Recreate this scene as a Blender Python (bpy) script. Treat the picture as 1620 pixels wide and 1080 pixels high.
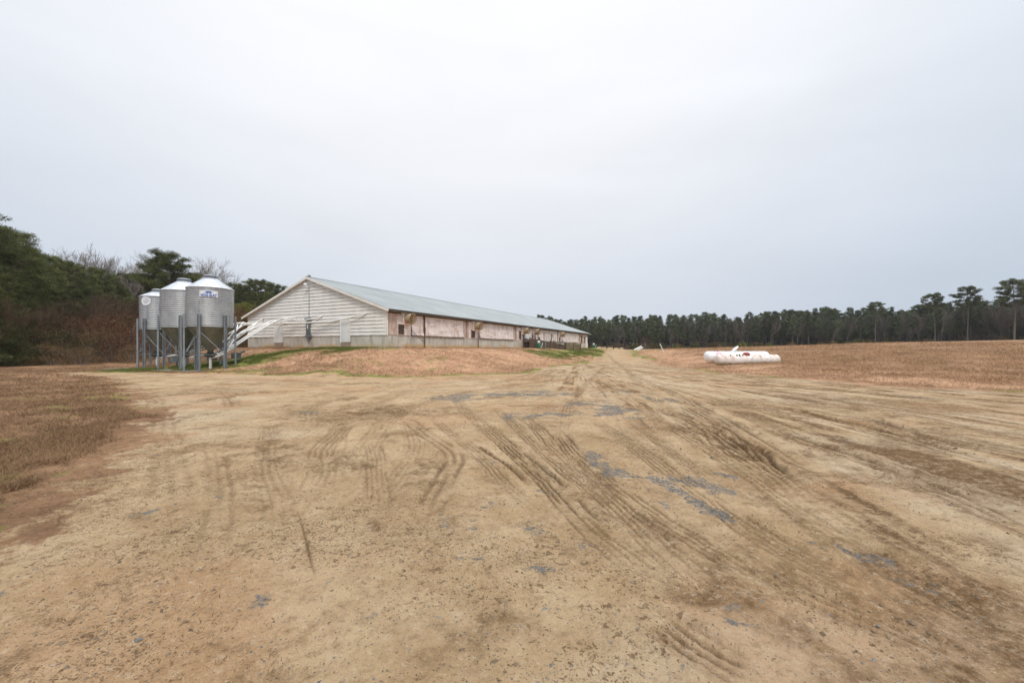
import bpy, math, random
import numpy as np
R = math.radians
random.seed(7)
rng = np.random.default_rng(11)
scn = bpy.context.scene
col = scn.collection
for o in list(bpy.data.objects): bpy.data.objects.remove(o)

# ------------------------------------------------------------------ camera
CH = 1.6                       # eye height (m)
F = 630.0                      # focal length in photo pixels (14 mm on 36 mm)
HY = 551.0                     # photo row of the horizon
cam_d = bpy.data.cameras.new('camera'); cam = bpy.data.objects.new('camera', cam_d); col.objects.link(cam)
cam_d.lens = 14.0; cam_d.sensor_width = 36.0; cam_d.clip_start = .05; cam_d.clip_end = 3000
cam.location = (0, 0, CH); cam.rotation_euler = (R(90), 0, 0)
cam_d.shift_y = (HY - 540) / 1620.0
scn.camera = cam
# ------------------------------------------------------------------ world, sun, exposure
SUN_EL, SUN_AZ = 50.0, 163.0    # azimuth from +Y towards +X
world = bpy.data.worlds.new('World'); scn.world = world; world.use_nodes = True
nt = world.node_tree; nt.nodes.clear(); N = nt.nodes.new; L = nt.links.new
out = N('ShaderNodeOutputWorld'); bg = N('ShaderNodeBackground'); bg2 = N('ShaderNodeBackground'); mixs = N('ShaderNodeMixShader')
sky = N('ShaderNodeTexSky'); sky.sky_type = 'NISHITA'; sky.sun_disc = False
sky.sun_elevation = R(SUN_EL); sky.sun_rotation = R(SUN_AZ); sky.air_density = 1.0; sky.dust_density = 4.0
L(sky.outputs[0], bg.inputs[0]); bg.inputs[1].default_value = .1
tc = N('ShaderNodeTexCoord'); sep = N('ShaderNodeSeparateXYZ'); L(tc.outputs['Generated'], sep.inputs[0])
ramp = N('ShaderNodeValToRGB'); cr = ramp.color_ramp      # overcast: brighter towards the zenith
cr.elements[0].position = 0.0; cr.elements[0].color = (.69, .725, .79, 1)
cr.elements[1].position = 1.0; cr.elements[1].color = (1.0, 1.0, 1.0, 1)
for p, c in ((.12, (.715, .75, .815)), (.3, (.81, .835, .885)), (.5, (.90, .92, .965)), (.68, (.95, .965, 1.0))):
    e = cr.elements.new(p); e.color = (*c, 1)
L(sep.outputs[2], ramp.inputs[0])
mp = N('ShaderNodeMapping'); mp.inputs['Scale'].default_value = (1.3, 1.3, 5.0); L(tc.outputs['Generated'], mp.inputs[0])
cn = N('ShaderNodeTexNoise'); cn.inputs['Scale'].default_value = 1.5; cn.inputs['Detail'].default_value = 4; cn.inputs['Roughness'].default_value = .45
cn.inputs['Distortion'].default_value = .4
L(mp.outputs[0], cn.inputs[0])
cm = N('ShaderNodeMapRange'); cm.inputs[1].default_value = .3; cm.inputs[2].default_value = .72; cm.inputs[3].default_value = .965; cm.inputs[4].default_value = 1.04
L(cn.outputs[0], cm.inputs[0])
# bright patch painted into the cloud ahead; the sun lamp stands behind
vd = N('ShaderNodeVectorMath'); vd.operation = 'DOT_PRODUCT'
el, az = R(44), R(-6)
vd.inputs[1].default_value = (math.cos(el)*math.sin(az), math.cos(el)*math.cos(az), math.sin(el)); L(tc.outputs['Generated'], vd.inputs[0])
gl = N('ShaderNodeMapRange'); gl.interpolation_type = 'SMOOTHSTEP'
gl.inputs[1].default_value = .35; gl.inputs[2].default_value = 1.0; gl.inputs[3].default_value = .93; gl.inputs[4].default_value = 1.09
L(vd.outputs['Value'], gl.inputs[0])
mm = N('ShaderNodeMath'); mm.operation = 'MULTIPLY'; L(cm.outputs[0], mm.inputs[0]); L(gl.outputs[0], mm.inputs[1])
zb = N('ShaderNodeMapRange'); zb.inputs[1].default_value = .68; zb.inputs[2].default_value = 1.0; zb.inputs[3].default_value = 1.0; zb.inputs[4].default_value = 3.0
L(sep.outputs[2], zb.inputs[0])
mm2 = N('ShaderNodeMath'); mm2.operation = 'MULTIPLY'; L(mm.outputs[0], mm2.inputs[0]); L(zb.outputs[0], mm2.inputs[1])
tn = N('ShaderNodeMix'); tn.data_type = 'RGBA'; gt = N('ShaderNodeMapRange'); gt.inputs[1].default_value = .45; gt.inputs[2].default_value = .92; L(vd.outputs['Value'], gt.inputs[0])
L(gt.outputs[0], tn.inputs[0]); tn.inputs[6].default_value = (.90, .965, 1.03, 1); tn.inputs[7].default_value = (1.01, 1.0, .99, 1)
tv = N('ShaderNodeVectorMath'); tv.operation = 'MULTIPLY'; L(ramp.outputs[0], tv.inputs[0]); L(tn.outputs[2], tv.inputs[1])
vm = N('ShaderNodeVectorMath'); vm.operation = 'SCALE'; L(tv.outputs[0], vm.inputs[0]); L(mm2.outputs[0], vm.inputs['Scale'])
L(vm.outputs[0], bg2.inputs[0]); bg2.inputs[1].default_value = 1.0
mixs.inputs[0].default_value = .93
L(bg.outputs[0], mixs.inputs[1]); L(bg2.outputs[0], mixs.inputs[2]); L(mixs.outputs[0], out.inputs[0])
sd = bpy.data.lights.new('sun', 'SUN'); so = bpy.data.objects.new('sun', sd); col.objects.link(so)
sd.energy = 1.5; sd.angle = R(14); sd.color = (1.0, .93, .83)
so.rotation_euler = (-R(90 - SUN_EL), 0, -R(SUN_AZ))
scn.view_settings.view_transform = 'Standard'; scn.view_settings.look = 'None'
scn.view_settings.exposure = 0.0; scn.view_settings.gamma = 1.0

# ------------------------------------------------------------------ helpers
def tag(o, label=None, cat=None, group=None, kind=None):
    if label: o['label'] = label
    if cat: o['category'] = cat
    if group: o['group'] = group
    if kind: o['kind'] = kind
    return o
def empty(name, loc=(0, 0, 0), rz=0.0, label=None, cat=None, group=None):
    o = bpy.data.objects.new(name, None); o.empty_display_size = .3; col.objects.link(o)
    o.location = loc; o.rotation_euler = (0, 0, rz); tag(o, label, cat, group); return o
def at(px, py, Y): return ((px - 810) / F * Y, Y, CH + (HY - py) / F * Y)
def gp(px, py, z=0.0):
    Y = (CH - z) * F / (py - HY); return ((px - 810) / F * Y, Y)

class MB:
    def __init__(s): s.v = []; s.f = []; s.n = 0; s.mi = []; s.m = 0
    def add(s, vs, fs):
        b = s.n; s.v.extend(vs); s.n += len(vs)
        for f in fs: s.f.append([i + b for i in f]); s.mi.append(s.m)
        return s
    def box(s, a, b):
        (x0, y0, z0), (x1, y1, z1) = a, b
        return s.add([(x0,y0,z0),(x1,y0,z0),(x1,y1,z0),(x0,y1,z0),(x0,y0,z1),(x1,y0,z1),(x1,y1,z1),(x0,y1,z1)],
              [(0,3,2,1),(4,5,6,7),(0,1,5,4),(1,2,6,5),(2,3,7,6),(3,0,4,7)])
    def beam(s, p, q, w, h, up=(0, 0, 1)):
        p = np.array(p, float); q = np.array(q, float); d = q - p; d /= np.linalg.norm(d)
        up = np.array(up, float)
        if abs(d @ up) > .98: up = np.array((1., 0, 0))
        a = np.cross(d, up); a /= np.linalg.norm(a); b = np.cross(a, d)
        vs = []
        for c in (p, q):
            for sa, sb in ((-1,-1),(1,-1),(1,1),(-1,1)): vs.append(tuple(c + a*sa*w/2 + b*sb*h/2))
        return s.add(vs, [(0,1,2,3),(7,6,5,4),(0,4,5,1),(1,5,6,2),(2,6,7,3),(3,7,4,0)])
    def tube(s, pts, r, n=8, cap=True):
        pts = [np.array(p, float) for p in pts]; m = len(pts)
        rr = r if hasattr(r, '__len__') else [r]*m
        vs = []; ref = None
        for i, p in enumerate(pts):
            d = (pts[min(i+1, m-1)] - pts[max(i-1, 0)]); d /= (np.linalg.norm(d) + 1e-9)
            if ref is None: ref = np.array((0, 0, 1.)) if abs(d[2]) < .9 else np.array((1., 0, 0))
            a = np.cross(d, ref); a /= (np.linalg.norm(a) + 1e-9); b = np.cross(a, d); ref = b
            for k in range(n):
                t = 2*math.pi*k/n; vs.append(tuple(p + rr[i]*(a*math.cos(t) + b*math.sin(t))))
        fs = [(i*n+k, i*n+(k+1) % n, (i+1)*n+(k+1) % n, (i+1)*n+k) for i in range(m-1) for k in range(n)]
        if cap: fs += [tuple(range(n))[::-1], tuple((m-1)*n+k for k in range(n))]
        return s.add(vs, fs)
    def lathe(s, prof, n=32, c=(0, 0), cap=True):
        vs = [(c[0]+r*math.cos(2*math.pi*k/n), c[1]+r*math.sin(2*math.pi*k/n), z) for r, z in prof for k in range(n)]
        m = len(prof)
        fs = [(i*n+k, i*n+(k+1) % n, (i+1)*n+(k+1) % n, (i+1)*n+k) for i in range(m-1) for k in range(n)]
        if cap: fs += [tuple(range(n))[::-1], tuple((m-1)*n+k for k in range(n))]
        return s.add(vs, fs)
    def build(s, name, mats, parent=None, smooth=False, angle=None):
        me = bpy.data.meshes.new(name); me.from_pydata(s.v, [], s.f)
        if not isinstance(mats, (list, tuple)): mats = [mats]
        for m in mats: me.materials.append(m)
        if len(mats) > 1: me.polygons.foreach_set('material_index', s.mi)
        if smooth: me.polygons.foreach_set('use_smooth', [True]*len(me.polygons))
        me.update()
        o = bpy.data.objects.new(name, me); col.objects.link(o)
        if parent: o.parent = parent
        return o
def soup(name, V, nper, mat, parent=None, attr=None):
    """mesh of separate n-gons from an array (faces, nper, 3)"""
    V = np.asarray(V, dtype=np.float32); nf = V.shape[0]
    me = bpy.data.meshes.new(name); me.vertices.add(nf*nper); me.loops.add(nf*nper); me.polygons.add(nf)
    me.vertices.foreach_set('co', V.reshape(-1))
    me.loops.foreach_set('vertex_index', np.arange(nf*nper, dtype=np.int32))
    me.polygons.foreach_set('loop_start', np.arange(0, nf*nper, nper, dtype=np.int32))
    me.polygons.foreach_set('loop_total', np.full(nf, nper, dtype=np.int32))
    if attr is not None:
        a = me.attributes.new('tone', 'FLOAT', 'FACE'); a.data.foreach_set('value', np.asarray(attr, np.float32))
    me.update(); me.validate()
    for m in (mat if isinstance(mat, (list, tuple)) else [mat]): me.materials.append(m)
    o = bpy.data.objects.new(name, me); col.objects.link(o)
    if parent: o.parent = parent
    return o
def clone(o, loc, rz, sc, label=None, group=None):
    c = o.copy(); col.objects.link(c); c.location = loc; c.rotation_euler = (0, 0, rz); c.scale = sc
    if label: c['label'] = label
    if group: c['group'] = group
    for ch in o.children:
        d = ch.copy(); col.objects.link(d); d.parent = c
        for g in ch.children:
            e = g.copy(); col.objects.link(e); e.parent = d
    return c

# ------------------------------------------------------------------ numpy noise
def _h(i, j, s):
    i = i.astype(np.int64); j = j.astype(np.int64)
    n = (i*374761393 + j*668265263 + s*974634777) & 0xffffffff
    n = ((n ^ (n >> 13)) * 1274126177) & 0xffffffff
    n = (n ^ (n >> 16)) & 0xffffffff
    return n / 4294967295.0
def vn(x, y, s=0):
    xi = np.floor(x); yi = np.floor(y); fx = x-xi; fy = y-yi
    fx = fx*fx*fx*(fx*(fx*6-15)+10); fy = fy*fy*fy*(fy*(fy*6-15)+10)
    a = _h(xi, yi, s); b = _h(xi+1, yi, s); c = _h(xi, yi+1, s); d = _h(xi+1, yi+1, s)
    return (a*(1-fx)+b*fx)*(1-fy) + (c*(1-fx)+d*fx)*fy
def fbm(x, y, s=0, o=4, g=.5):
    t = 0; a = 1; w = 0
    for k in range(o):
        ca, sa = math.cos(k*.9+s), math.sin(k*.9+s)
        t = t + a*vn((x*ca-y*sa)*2**k, (x*sa+y*ca)*2**k, s+k*17); w += a; a *= g
    return t/w
def ss(a, b, x):
    t = np.clip((x-a)/(b-a), 0, 1); return t*t*(3-2*t)

# ------------------------------------------------------------------ terrain
BX, BY = -10.18, 32.4          # near corner of the barn
UX, UY = .4415, .8972          # direction of its long side
BZ, BW, BL = 1.65, 18.7, 60.5
def barn_local(x, y):
    dx, dy = x-BX, y-BY; return UX*dx+UY*dy, -UY*dx+UX*dy
def Hbase(x, y):
    x = np.asarray(x, float); y = np.asarray(y, float)
    b = 1.0*ss(34, 92, y) + .15*ss(92, 160, y)
    # rise on the right
    crest = np.interp(x*70/np.maximum(y, 20), [-40, 0, 15, 32, 49, 66, 90, 130], [1.2, 1.3, 1.36, 1.6, 2.02, 2.5, 2.8, 2.9])
    rx = ss(9, 22, x - .09*y + 3*(y < 0))
    b = b*(1-rx) + rx*(crest*ss(17, 72, y + .25*np.maximum(x-12, 0)))
    b = b - rx*(.9*ss(76, 105, y)) * ss(20, 45, x)
    # left, slightly raised bank at the edge of the wood
    b = b + .8*ss(30, 60, y)*ss(-18, -32, x)
    lx, ly = barn_local(x, y)
    q = np.sqrt((np.maximum(-lx-.8, 0)/8.2)**2 + (np.maximum(-ly-1.0, 0)/10.6)**2 + (np.maximum(lx-BL-1.5, 0)/14)**2 + (np.maximum(ly-BW-1, 0)/9)**2)
    k = 1-ss(0, 1, q*.93)
    return b + (BZ - .02 - b)*k
def H(x, y):
    x = np.asarray(x, float); y = np.asarray(y, float)
    r = np.sqrt(x*x+y*y)
    return Hbase(x, y) + .10*(fbm(x*.12, y*.12, 3, 3)-.5)*ss(4, 14, r)

yard = [(-5,-14),(-4.75,0),(-4.7,3.2),(-5.6,4.7),(-6.8,6.9),(-8.7,9.1),(-11.9,12.6),(-17.8,18.0),(-25.2,23.6),(-28.4,25.7),(-24,26),(-16,24.4),
        (-7.3,22.2),(-1,24.0),(2.4,29),(5.0,36),(8.2,43),(13.6,60),(19.3,80),(33,126),(37,126),(23.6,80),(17.8,58),(15.0,42),(13.4,30),
        (13.7,22.6),(15.2,16.6),(18.0,13.9),(27,9),(42,3),(42,-14)]
def seg_d(x, y, a, b):
    ax, ay = a; bx, by = b; dx, dy = bx-ax, by-ay; L2 = dx*dx+dy*dy
    t = np.clip(((x-ax)*dx+(y-ay)*dy)/L2, 0, 1)
    return np.hypot(x-ax-t*dx, y-ay-t*dy), t
def poly_sd(x, y, P):
    """signed distance, positive inside"""
    d = np.full(x.shape, 1e9); ins = np.zeros(x.shape, bool)
    for i in range(len(P)):
        a, b = P[i], P[(i+1) % len(P)]
        d = np.minimum(d, seg_d(x, y, a, b)[0])
        c = ((a[1] > y) != (b[1] > y)); 
        with np.errstate(divide='ignore', invalid='ignore'):
            xi = (b[0]-a[0])*(y-a[1])/((b[1]-a[1]) if b[1] != a[1] else 1e-9)+a[0]
        ins ^= (c & (x < xi))
    return np.where(ins, d, -d)
def spline(P, n=8):
    P = [np.array(p, float) for p in P]; Q = [2*P[0]-P[1]] + P + [2*P[-1]-P[-2]]; out = []
    for i in range(1, len(Q)-2):
        for k in range(n):
            t = k/n
            out.append(.5*((2*Q[i]) + (-Q[i-1]+Q[i+1])*t + (2*Q[i-1]-5*Q[i]+4*Q[i+1]-Q[i+2])*t*t + (-Q[i-1]+3*Q[i]-3*Q[i+1]+Q[i+2])*t**3))
    out.append(P[-1]); return out
def line_uv(x, y, P, pad):
    """lateral offset u (signed), run v, for points within pad of polyline; others u=99"""
    u = np.full(x.shape, 99.0); v = np.zeros(x.shape); s = 0
    for a, b in zip(P[:-1], P[1:]):
        Ls = math.hypot(*(b-a))
        m = np.nonzero((x > min(a[0], b[0])-pad) & (x < max(a[0], b[0])+pad) & (y > min(a[1], b[1])-pad) & (y < max(a[1], b[1])+pad))[0]
        if len(m):
            d, t = seg_d(x[m], y[m], a, b)
            sg = np.sign((b[0]-a[0])*(y[m]-a[1])-(b[1]-a[1])*(x[m]-a[0]))
            k = d < np.abs(u[m]); mk = m[k]
            u[mk] = (d*sg)[k]; v[mk] = (s+t*Ls)[k]
        s += Ls
    return u, v, s
# wheel tracks: points are places on the ground (photo row/column turned to metres once), width, grooves, depth, darkness
def T(*p): return [gp(*q) for q in p]
tracks = [
 (T((715,625),(742,655),(800,705),(870,765),(945,840),(1030,905),(1150,975),(1330,1075)), .34, 5, .022, .7),
 (T((868,672),(930,738),(1010,800),(1110,862),(1250,945),(1420,1040),(1500,1078)), .34, 5, .024, .95),
 (T((960,575),(900,640),(1010,760),(1130,850),(1300,960),(1480,1078)), .34, 4, .016, .5),
 (T((820,650),(905,735),(1010,830),(1130,930),(1270,1040),(1320,1078)), .34, 5, .02, .6),
 (T((655,640),(735,700),(800,760),(850,800),(905,850)), .26, 4, .014, .5),
 (T((985,655),(1045,700),(1110,745),(1180,800)), .28, 4, .016, .5),
 (T((780,640),(822,680),(880,735),(960,800),(1060,880)), .26, 4, .014, .55),
 (T((700,625),(640,640),(560,662),(520,700),(500,760),(488,830)), .42, 5, .02, .32),
 (T((760,612),(660,618),(590,640),(540,672),(525,720),(528,790),(545,860)), .4, 5, .016, .28),
 (T((630,655),(680,690),(715,720),(700,760),(682,820),(672,875)), .36, 3, .02, .42),
 (T((985,640),(1060,672),(1170,745),(1330,850),(1500,955),(1620,1030)), .34, 4, .02, .55),
 (T((930,655),(1040,735),(1200,840),(1400,960),(1590,1078)), .34, 5, .018, .5),
 (T((1010,580),(880,600),(760,615),(660,640),(590,690),(560,770),(570,880),(620,1000)), .5, 5, .018, .42),
 (T((990,572),(820,600),(680,612),(560,640),(480,700),(430,800),(410,930),(430,1078)), .5, 4, .014, .34),
 (T((170,592),(230,620),(262,680),(275,780),(270,920),(250,1078)), .5, 3, .014, .3),
 (T((1040,640),(1120,685),(1180,718),(1245,765),(1330,830)), .55, 5, .045, 1.15),
 (T((1070,640),(1165,690),(1225,735),(1300,790)), .3, 3, .03, .85),
 (T((1185,672),(1280,700),(1370,728),(1460,762),(1620,815)), .42, 3, .035, .7),
 (T((1370,728),(1500,775),(1620,840)), .5, 4, .03, .6),
 (T((1340,655),(1420,680),(1500,700),(1620,722)), .4, 2, .04, 1.2),
 (T((1110,625),(1250,650),(1420,690),(1620,752)), .5, 3, .03, .7),
 (T((1180,612),(1350,632),(1500,646),(1620,662)), .9, 3, .03, .9),
 (T((1150,603),(1300,616),(1450,628),(1620,640)), .8, 3, .03, .9),
 (T((1030,605),(1180,640),(1330,690),(1450,740),(1620,815)), .5, 4, .02, .4),
 (T((1000,590),(1080,630),(1200,700),(1330,790),(1480,890),(1620,1000)), .45, 3, .02, .5),
 (T((1340,850),(1440,905),(1540,960),(1620,1000)), .38, 4, .04, 1.3),
 (T((470,800),(484,855),(500,922)), .022, 1, .006, .4),
 (T((270,640),(330,632),(400,622),(470,618),(560,612)), .5, 2, .04, .75),
 (T((230,620),(300,618),(360,612),(420,608)), .45, 2, .03, .6),
 (T((345,618),(362,632),(372,645)), .4, 2, .025, .4),
 (T((1180,880),(1290,940),(1420,1000),(1560,1078)), .30, 4, .014, .35),
 (T((560,840),(620,760),(655,700),(640,655)), .34, 4, .014, .25),
 (T((330,700),(350,760),(340,860),(300,960)), .3, 3, .012, .2),
 (T((585,690),(600,760),(590,830)), .3, 5, .012, .28),
 (T((430,660),(420,720),(445,800),(440,900)), .34, 4, .012, .22),
 (T((1040,980),(1130,1040),(1190,1080)), .3, 4, .016, .5),
 (T((745,700),(800,735),(840,770)), .08, 1, .02, 1.4),
 (T((480,700),(505,640),(560,618),(660,602),(760,597)), .5, 4, .02, .35),
 (T((1010,575),(900,592),(780,602),(600,606),(400,602),(200,597)), 1.3, 3, .02, .3),
 (T((960,566),(985,580),(1015,610),(1070,660),(1160,740),(1290,850),(1500,1000)), .5, 4, .02, .45),
]
gravel = [  # stretches of blue-grey stone: points, half width (m), strength
 (T((722,628),(760,624),(830,622),(868,623)), .95, 1.15), (T((875,622),(930,619),(1000,621)), .9, .5),
 (T((815,659),(850,656),(905,658)), .42, 1.05), (T((920,641),(950,640),(985,655)), .65, 1.05), (T((890,648),(940,656),(985,657)), .5, .75),
 (T((1025,628),(1065,634)), .45, .8), (T((928,716),(945,732),(975,748)), .20, 1.1), (T((1035,756),(1070,775),(1110,798),(1150,818)), .11, 1.7),
 (T((1008,775),(1045,798)), .2, .85), (T((1080,757),(1135,775)), .26, .7), (T((1140,750),(1165,756)), .1, .9),
 (T((838,900),(872,899)), .045, .9), (T((1130,855),(1160,865)), .09, .6), 
 (T((1370,880),(1450,920),(1550,960),(1620,985)), .16, .42),
 (T((225,812),(245,806)), .06, .7), (T((240,925),(280,935)), .07, .6),
 (T((470,652),(495,650)), .22, .7), (T((900,602),(985,600)), .6, .35), (T((1440,628),(1480,632)), .3, .7),
 (T((1350,760),(1420,800)), .12, .4),
]
# polar sheet: fine near the viewer's yard, coarse towards the horizon and behind
rs = [0.0]; r = .35
while r < 260: rs.append(r); r *= 1.0062
while r < 1400: rs.append(r); r *= 1.12
rs = np.array(rs[1:])
th = np.concatenate([np.linspace(-64, 64, 1150), np.linspace(64, 296, 90)[1:-1]]) * math.pi/180
RR, TH = np.meshgrid(rs, th, indexing='ij'); gx = (RR*np.sin(TH)).ravel(); gy = (RR*np.cos(TH)).ravel()
rad = RR.ravel(); nr, ncol = len(rs), len(th)
gz = H(gx, gy)
near = rad < 70
inner = poly_sd(gx, gy, yard)
wob = (fbm(gx*.35, gy*.35, 5, 4)-.5)*2.6*np.clip(rad/16, .35, 1.0) + (fbm(gx*2.2, gy*2.2, 6, 3)-.5)*.9
sd_ = inner + wob
lw = np.where(gx < -2, 1.0, .0)*np.clip(1.2-rad/30, 0, 1)
sd_ = sd_ - lw*(2.8*ss(3.4, 0, inner))*(fbm(gx*3.6, gy*3.6, 7, 6, .78)-.38)
dirt = ss(-.25-.5*lw, .35+.9*lw, sd_)
lxx, lyy = barn_local(gx, gy)
# dark wet rim + moss line
rim = np.exp(-((sd_-.3)/.8)**2)
green = np.exp(-((sd_+.45)/.45)**2)*ss(.35, .6, fbm(gx*.25, gy*.25, 9, 3))*ss(12, 16, rad)
def patch(pts, w, s=1.0, seed=1):
    u, v, LL = line_uv(gx, gy, spline(pts, 4), w*2.2)
    k = np.exp(-(u/w)**2); return k*s*ss(.25, .55, fbm(gx*.6, gy*.6, seed, 4)+.25*k)
green = green *np.where((gx < -3) & (rad < 22), ss(.5, .65, fbm(gx*4, gy*4, 34, 4)), 1.0) + patch([(-20.5,31.2),(-17,33),(-12.6,32.6),(-9.5,31)], 1.3, 1.0, 21) + patch([(-26,30.6),(-19.5,30.8)], 2.1, 1.2, 22) + patch([(-30,27.9),(-16,26.4)], .9, .7, 23)
green = green + patch([(3.5,46),(6.5,52),(10,58),(12.2,60)], 2.0, 1.2, 24) + patch([(8.5,60),(13,70),(16.5,80)], 2.2, 1.0, 25) + patch([(16.5,62),(21,76)], 1.6, .9, 26)
green = green + .5*ss(.64, .74, fbm(gx*.10, gy*.25, 31, 4))*ss(40, 60, gy)*(gx > 15) + .5*ss(.60, .70, fbm(gx*1.5, gy*1.5, 33, 5))*(gx < -3)*(rad < 30)
green = np.clip(green, 0, .85)*(1-ss(-.1, .5, sd_)*.9)
rimg = rim*(1-np.clip(green, 0, 1))
# stone
grav = np.zeros_like(gx)
gn = fbm(gx*3.1, gy*3.1, 41, 4); gn2 = fbm(gx*11, gy*11, 42, 3); gn3 = fbm(gx*.9, gy*.9, 43, 3)
for pts, w, s in gravel:
    if len(pts) > 2: pts = spline(pts, 4)
    else: pts = [np.array(p) for p in pts]
    u, v, LL = line_uv(gx, gy, pts, w*3)
    uu = np.abs(u)/w
    k = np.exp(-uu**2)*s
    grav = np.maximum(grav, ss(.44, .80, k*.8 + (gn-.5)*1.5 + (gn2-.5)*.7))
grav += .35*ss(.62, .72, gn3*.5+gn*.5)*ss(.5, .64, gn2)*dirt*(rad < 30)
# tracks
dark = np.zeros_like(gx); dz = np.zeros_like(gx); tread = np.zeros_like(gx)
wv = fbm(gx*1.3, gy*1.3, 50, 3)
for i, (pts, w, n, dep, dk) in enumerate(tracks):
    P = spline(pts, 7); u, v, LL = line_uv(gx, gy, P, w*1.6)
    m = np.nonzero(np.abs(u) < w*1.5)[0]
    if not len(m): continue
    um, vm_ = u[m], v[m]
    um = um + (vn(vm_*.8, vm_*0+i, 60)-.5)*w*.25 + (vn(vm_*4, vm_*0+i, 66)-.5)*w*.05
    env = (1-ss(.36, .56, np.abs(um)/w))*ss(0, .25, vm_/LL)*(1-ss(.72, 1, vm_/LL))
    gr = .5+.5*np.cos(2*math.pi*um*n/w)
    brk = ss(.18, .5, vn(vm_*2.1, np.floor((um/w+.5)*n)*3.7+i, 61))
    lug = .86+.14*np.sin(vm_*2*math.pi/.09 + np.floor((um/w+.5)*n)*1.7) if n > 3 else 1.0
    lo = ss(.25, .6, fbm(vm_*.35, um*0+i*5.3, 62, 3))
    g = gr**1.6*brk*lug
    pile = np.exp(-((np.abs(um)/w-.62)/.10)**2)*ss(.35, .6, vn(vm_*3, um*2+i, 64))*ss(0, .25, vm_/LL)*(1-ss(.72, 1, vm_/LL))
    dz[m] += -dep*env*(.45+.55*lo) - dep*1.3*env*g*(.4+.6*lo) + dep*1.1*pile*lo + .02*min(1, dk)*env*(gn2[m]-.5)
    dark[m] = np.maximum(dark[m], dk*env*(.3*lo + .45*ss(.4, .62, gn[m]) + .12) + .25*dk*pile*lo*ss(.4, .6, gn2[m]))
    tread[m] = np.maximum(tread[m], np.clip(dk*1.8, 0, 1.6)*env*g*(.5+.5*lo))
# fans of older wheel streaks over the right half
fu = (gx-8)/(46-np.minimum(gy, 40))*34; fv = np.hypot(gx-8, 46-gy)
wr = ss(-.5, 5, gx+.12*gy-1.0)*(gy < 42)*dirt
wu = fu + .5*(fbm(fv*.16, fu*.2, 70, 2)-.5)
st = fbm(wu*2.1, fv*.16, 71, 4, .55); st2 = fbm(wu*7.0, fv*.35, 72, 3, .6)
st3 = fbm(wu*16.0, fv*.9, 78, 2, .6)
dark = np.maximum(dark, wr*(1.15*ss(.50, .70, st)*ss(.35, .62, fbm(gx*1.2, gy*1.2, 73, 4)) + .6*ss(.52, .72, st2)))
tread = np.maximum(tread, wr*.5*ss(.58, .78, st2*.5+st3*.5))
dz += wr*(.035*(st-.5) + .02*(st2-.5))
light = wr*.9*ss(.52, .30, st)*.9 + .9*ss(.58, .76, fbm(gx*.25, gy*.55, 74, 4))*dirt
# mottled churned soil
ch = fbm(gx*.8, gy*.8, 75, 5, .58); ch2 = fbm(gx*3.6, gy*3.6, 76, 4, .6)
dark = np.maximum(dark, .75*ss(.50, .72, ch*.6+ch2*.4)*dirt)
for (px_, py_, rx_, ry_, s_) in ((605,650,2.3,1.1,.75), (800,645,2.6,1.0,.45), (1100,680,1.3,.7,.7), (400,618,5,1.2,.4), (1400,640,6,2.2,.5), (1000,700,2.2,1.2,.25), (640,800,1.0,1.2,.25), (900,830,1.0,.6,.25)):
    cx, cy = gp(px_, py_)
    k = np.exp(-((gx-cx)/rx_)**2-((gy-cy)/ry_)**2)
    dark = np.maximum(dark, s_*k*ss(.35, .6, .5*ch+.5*ch2)*1.45); dz += k*s_*.05*(ch2-.5)
dark = np.clip(dark, 0, 1.25) + .55*rimg*ss(.4, .65, gn)*(gx > 5)*dirt
orange = ss(.5, .68, fbm(gx*.45, gy*.45, 77, 4))*.7
cx, cy = gp(870, 643); orange = np.maximum(orange, 1.4*np.exp(-((gx-cx)/2.1)**2-((gy-cy)/.9)**2)*ss(.35, .6, ch2))
cx, cy = gp(1330, 775); orange = np.maximum(orange, 1.0*np.exp(-((gx-cx)/.9)**2-((gy-cy)/.5)**2)*ss(.35, .6, ch2))
# relief
fade = np.clip(1.3-rad/60, 0, 1)
dz += dirt*(.030*(fbm(gx*1.1, gy*1.1, 80, 4)-.5) + .026*(fbm(gx*6, gy*6, 81, 4, .6)-.5) + .012*(fbm(gx*30, gy*30, 82, 2)-.5)*(rad < 14))*fade
dz += grav*.012*(fbm(gx*18, gy*18, 83, 2)-.2)*fade
dz += (1-dirt)*(.03*(fbm(gx*1.4, gy*1.4, 84, 4)-.4) + .04*(fbm(gx*6, gy*6, 85, 3)-.5))*np.clip(1.6-rad/90, 0, 1)*ss(0, 1.0, -sd_)
gz = gz + dz
pale = ss(0, 1, np.interp(lyy, [-16, -9, 3], [0, .9, 1.0]))*np.exp(-(np.maximum(-lxx-11, 0)/3)**2)*(gy < 62)   # straw tone on the barn mound
strawr = ss(0, 5, gx-9)*np.exp(-((sd_+3.2)/3.2)**2)*.85
straw = np.clip(np.maximum(pale*(gx > -24), strawr) , 0, 1)
straw = np.clip(straw + .35*(fbm(gx*.3, gy*.3, 90, 3)-.5) + (gx > 12)*(.15+.9*(fbm(gx*.05, gy*.22, 91, 4)-.45)), 0, 1)

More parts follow.
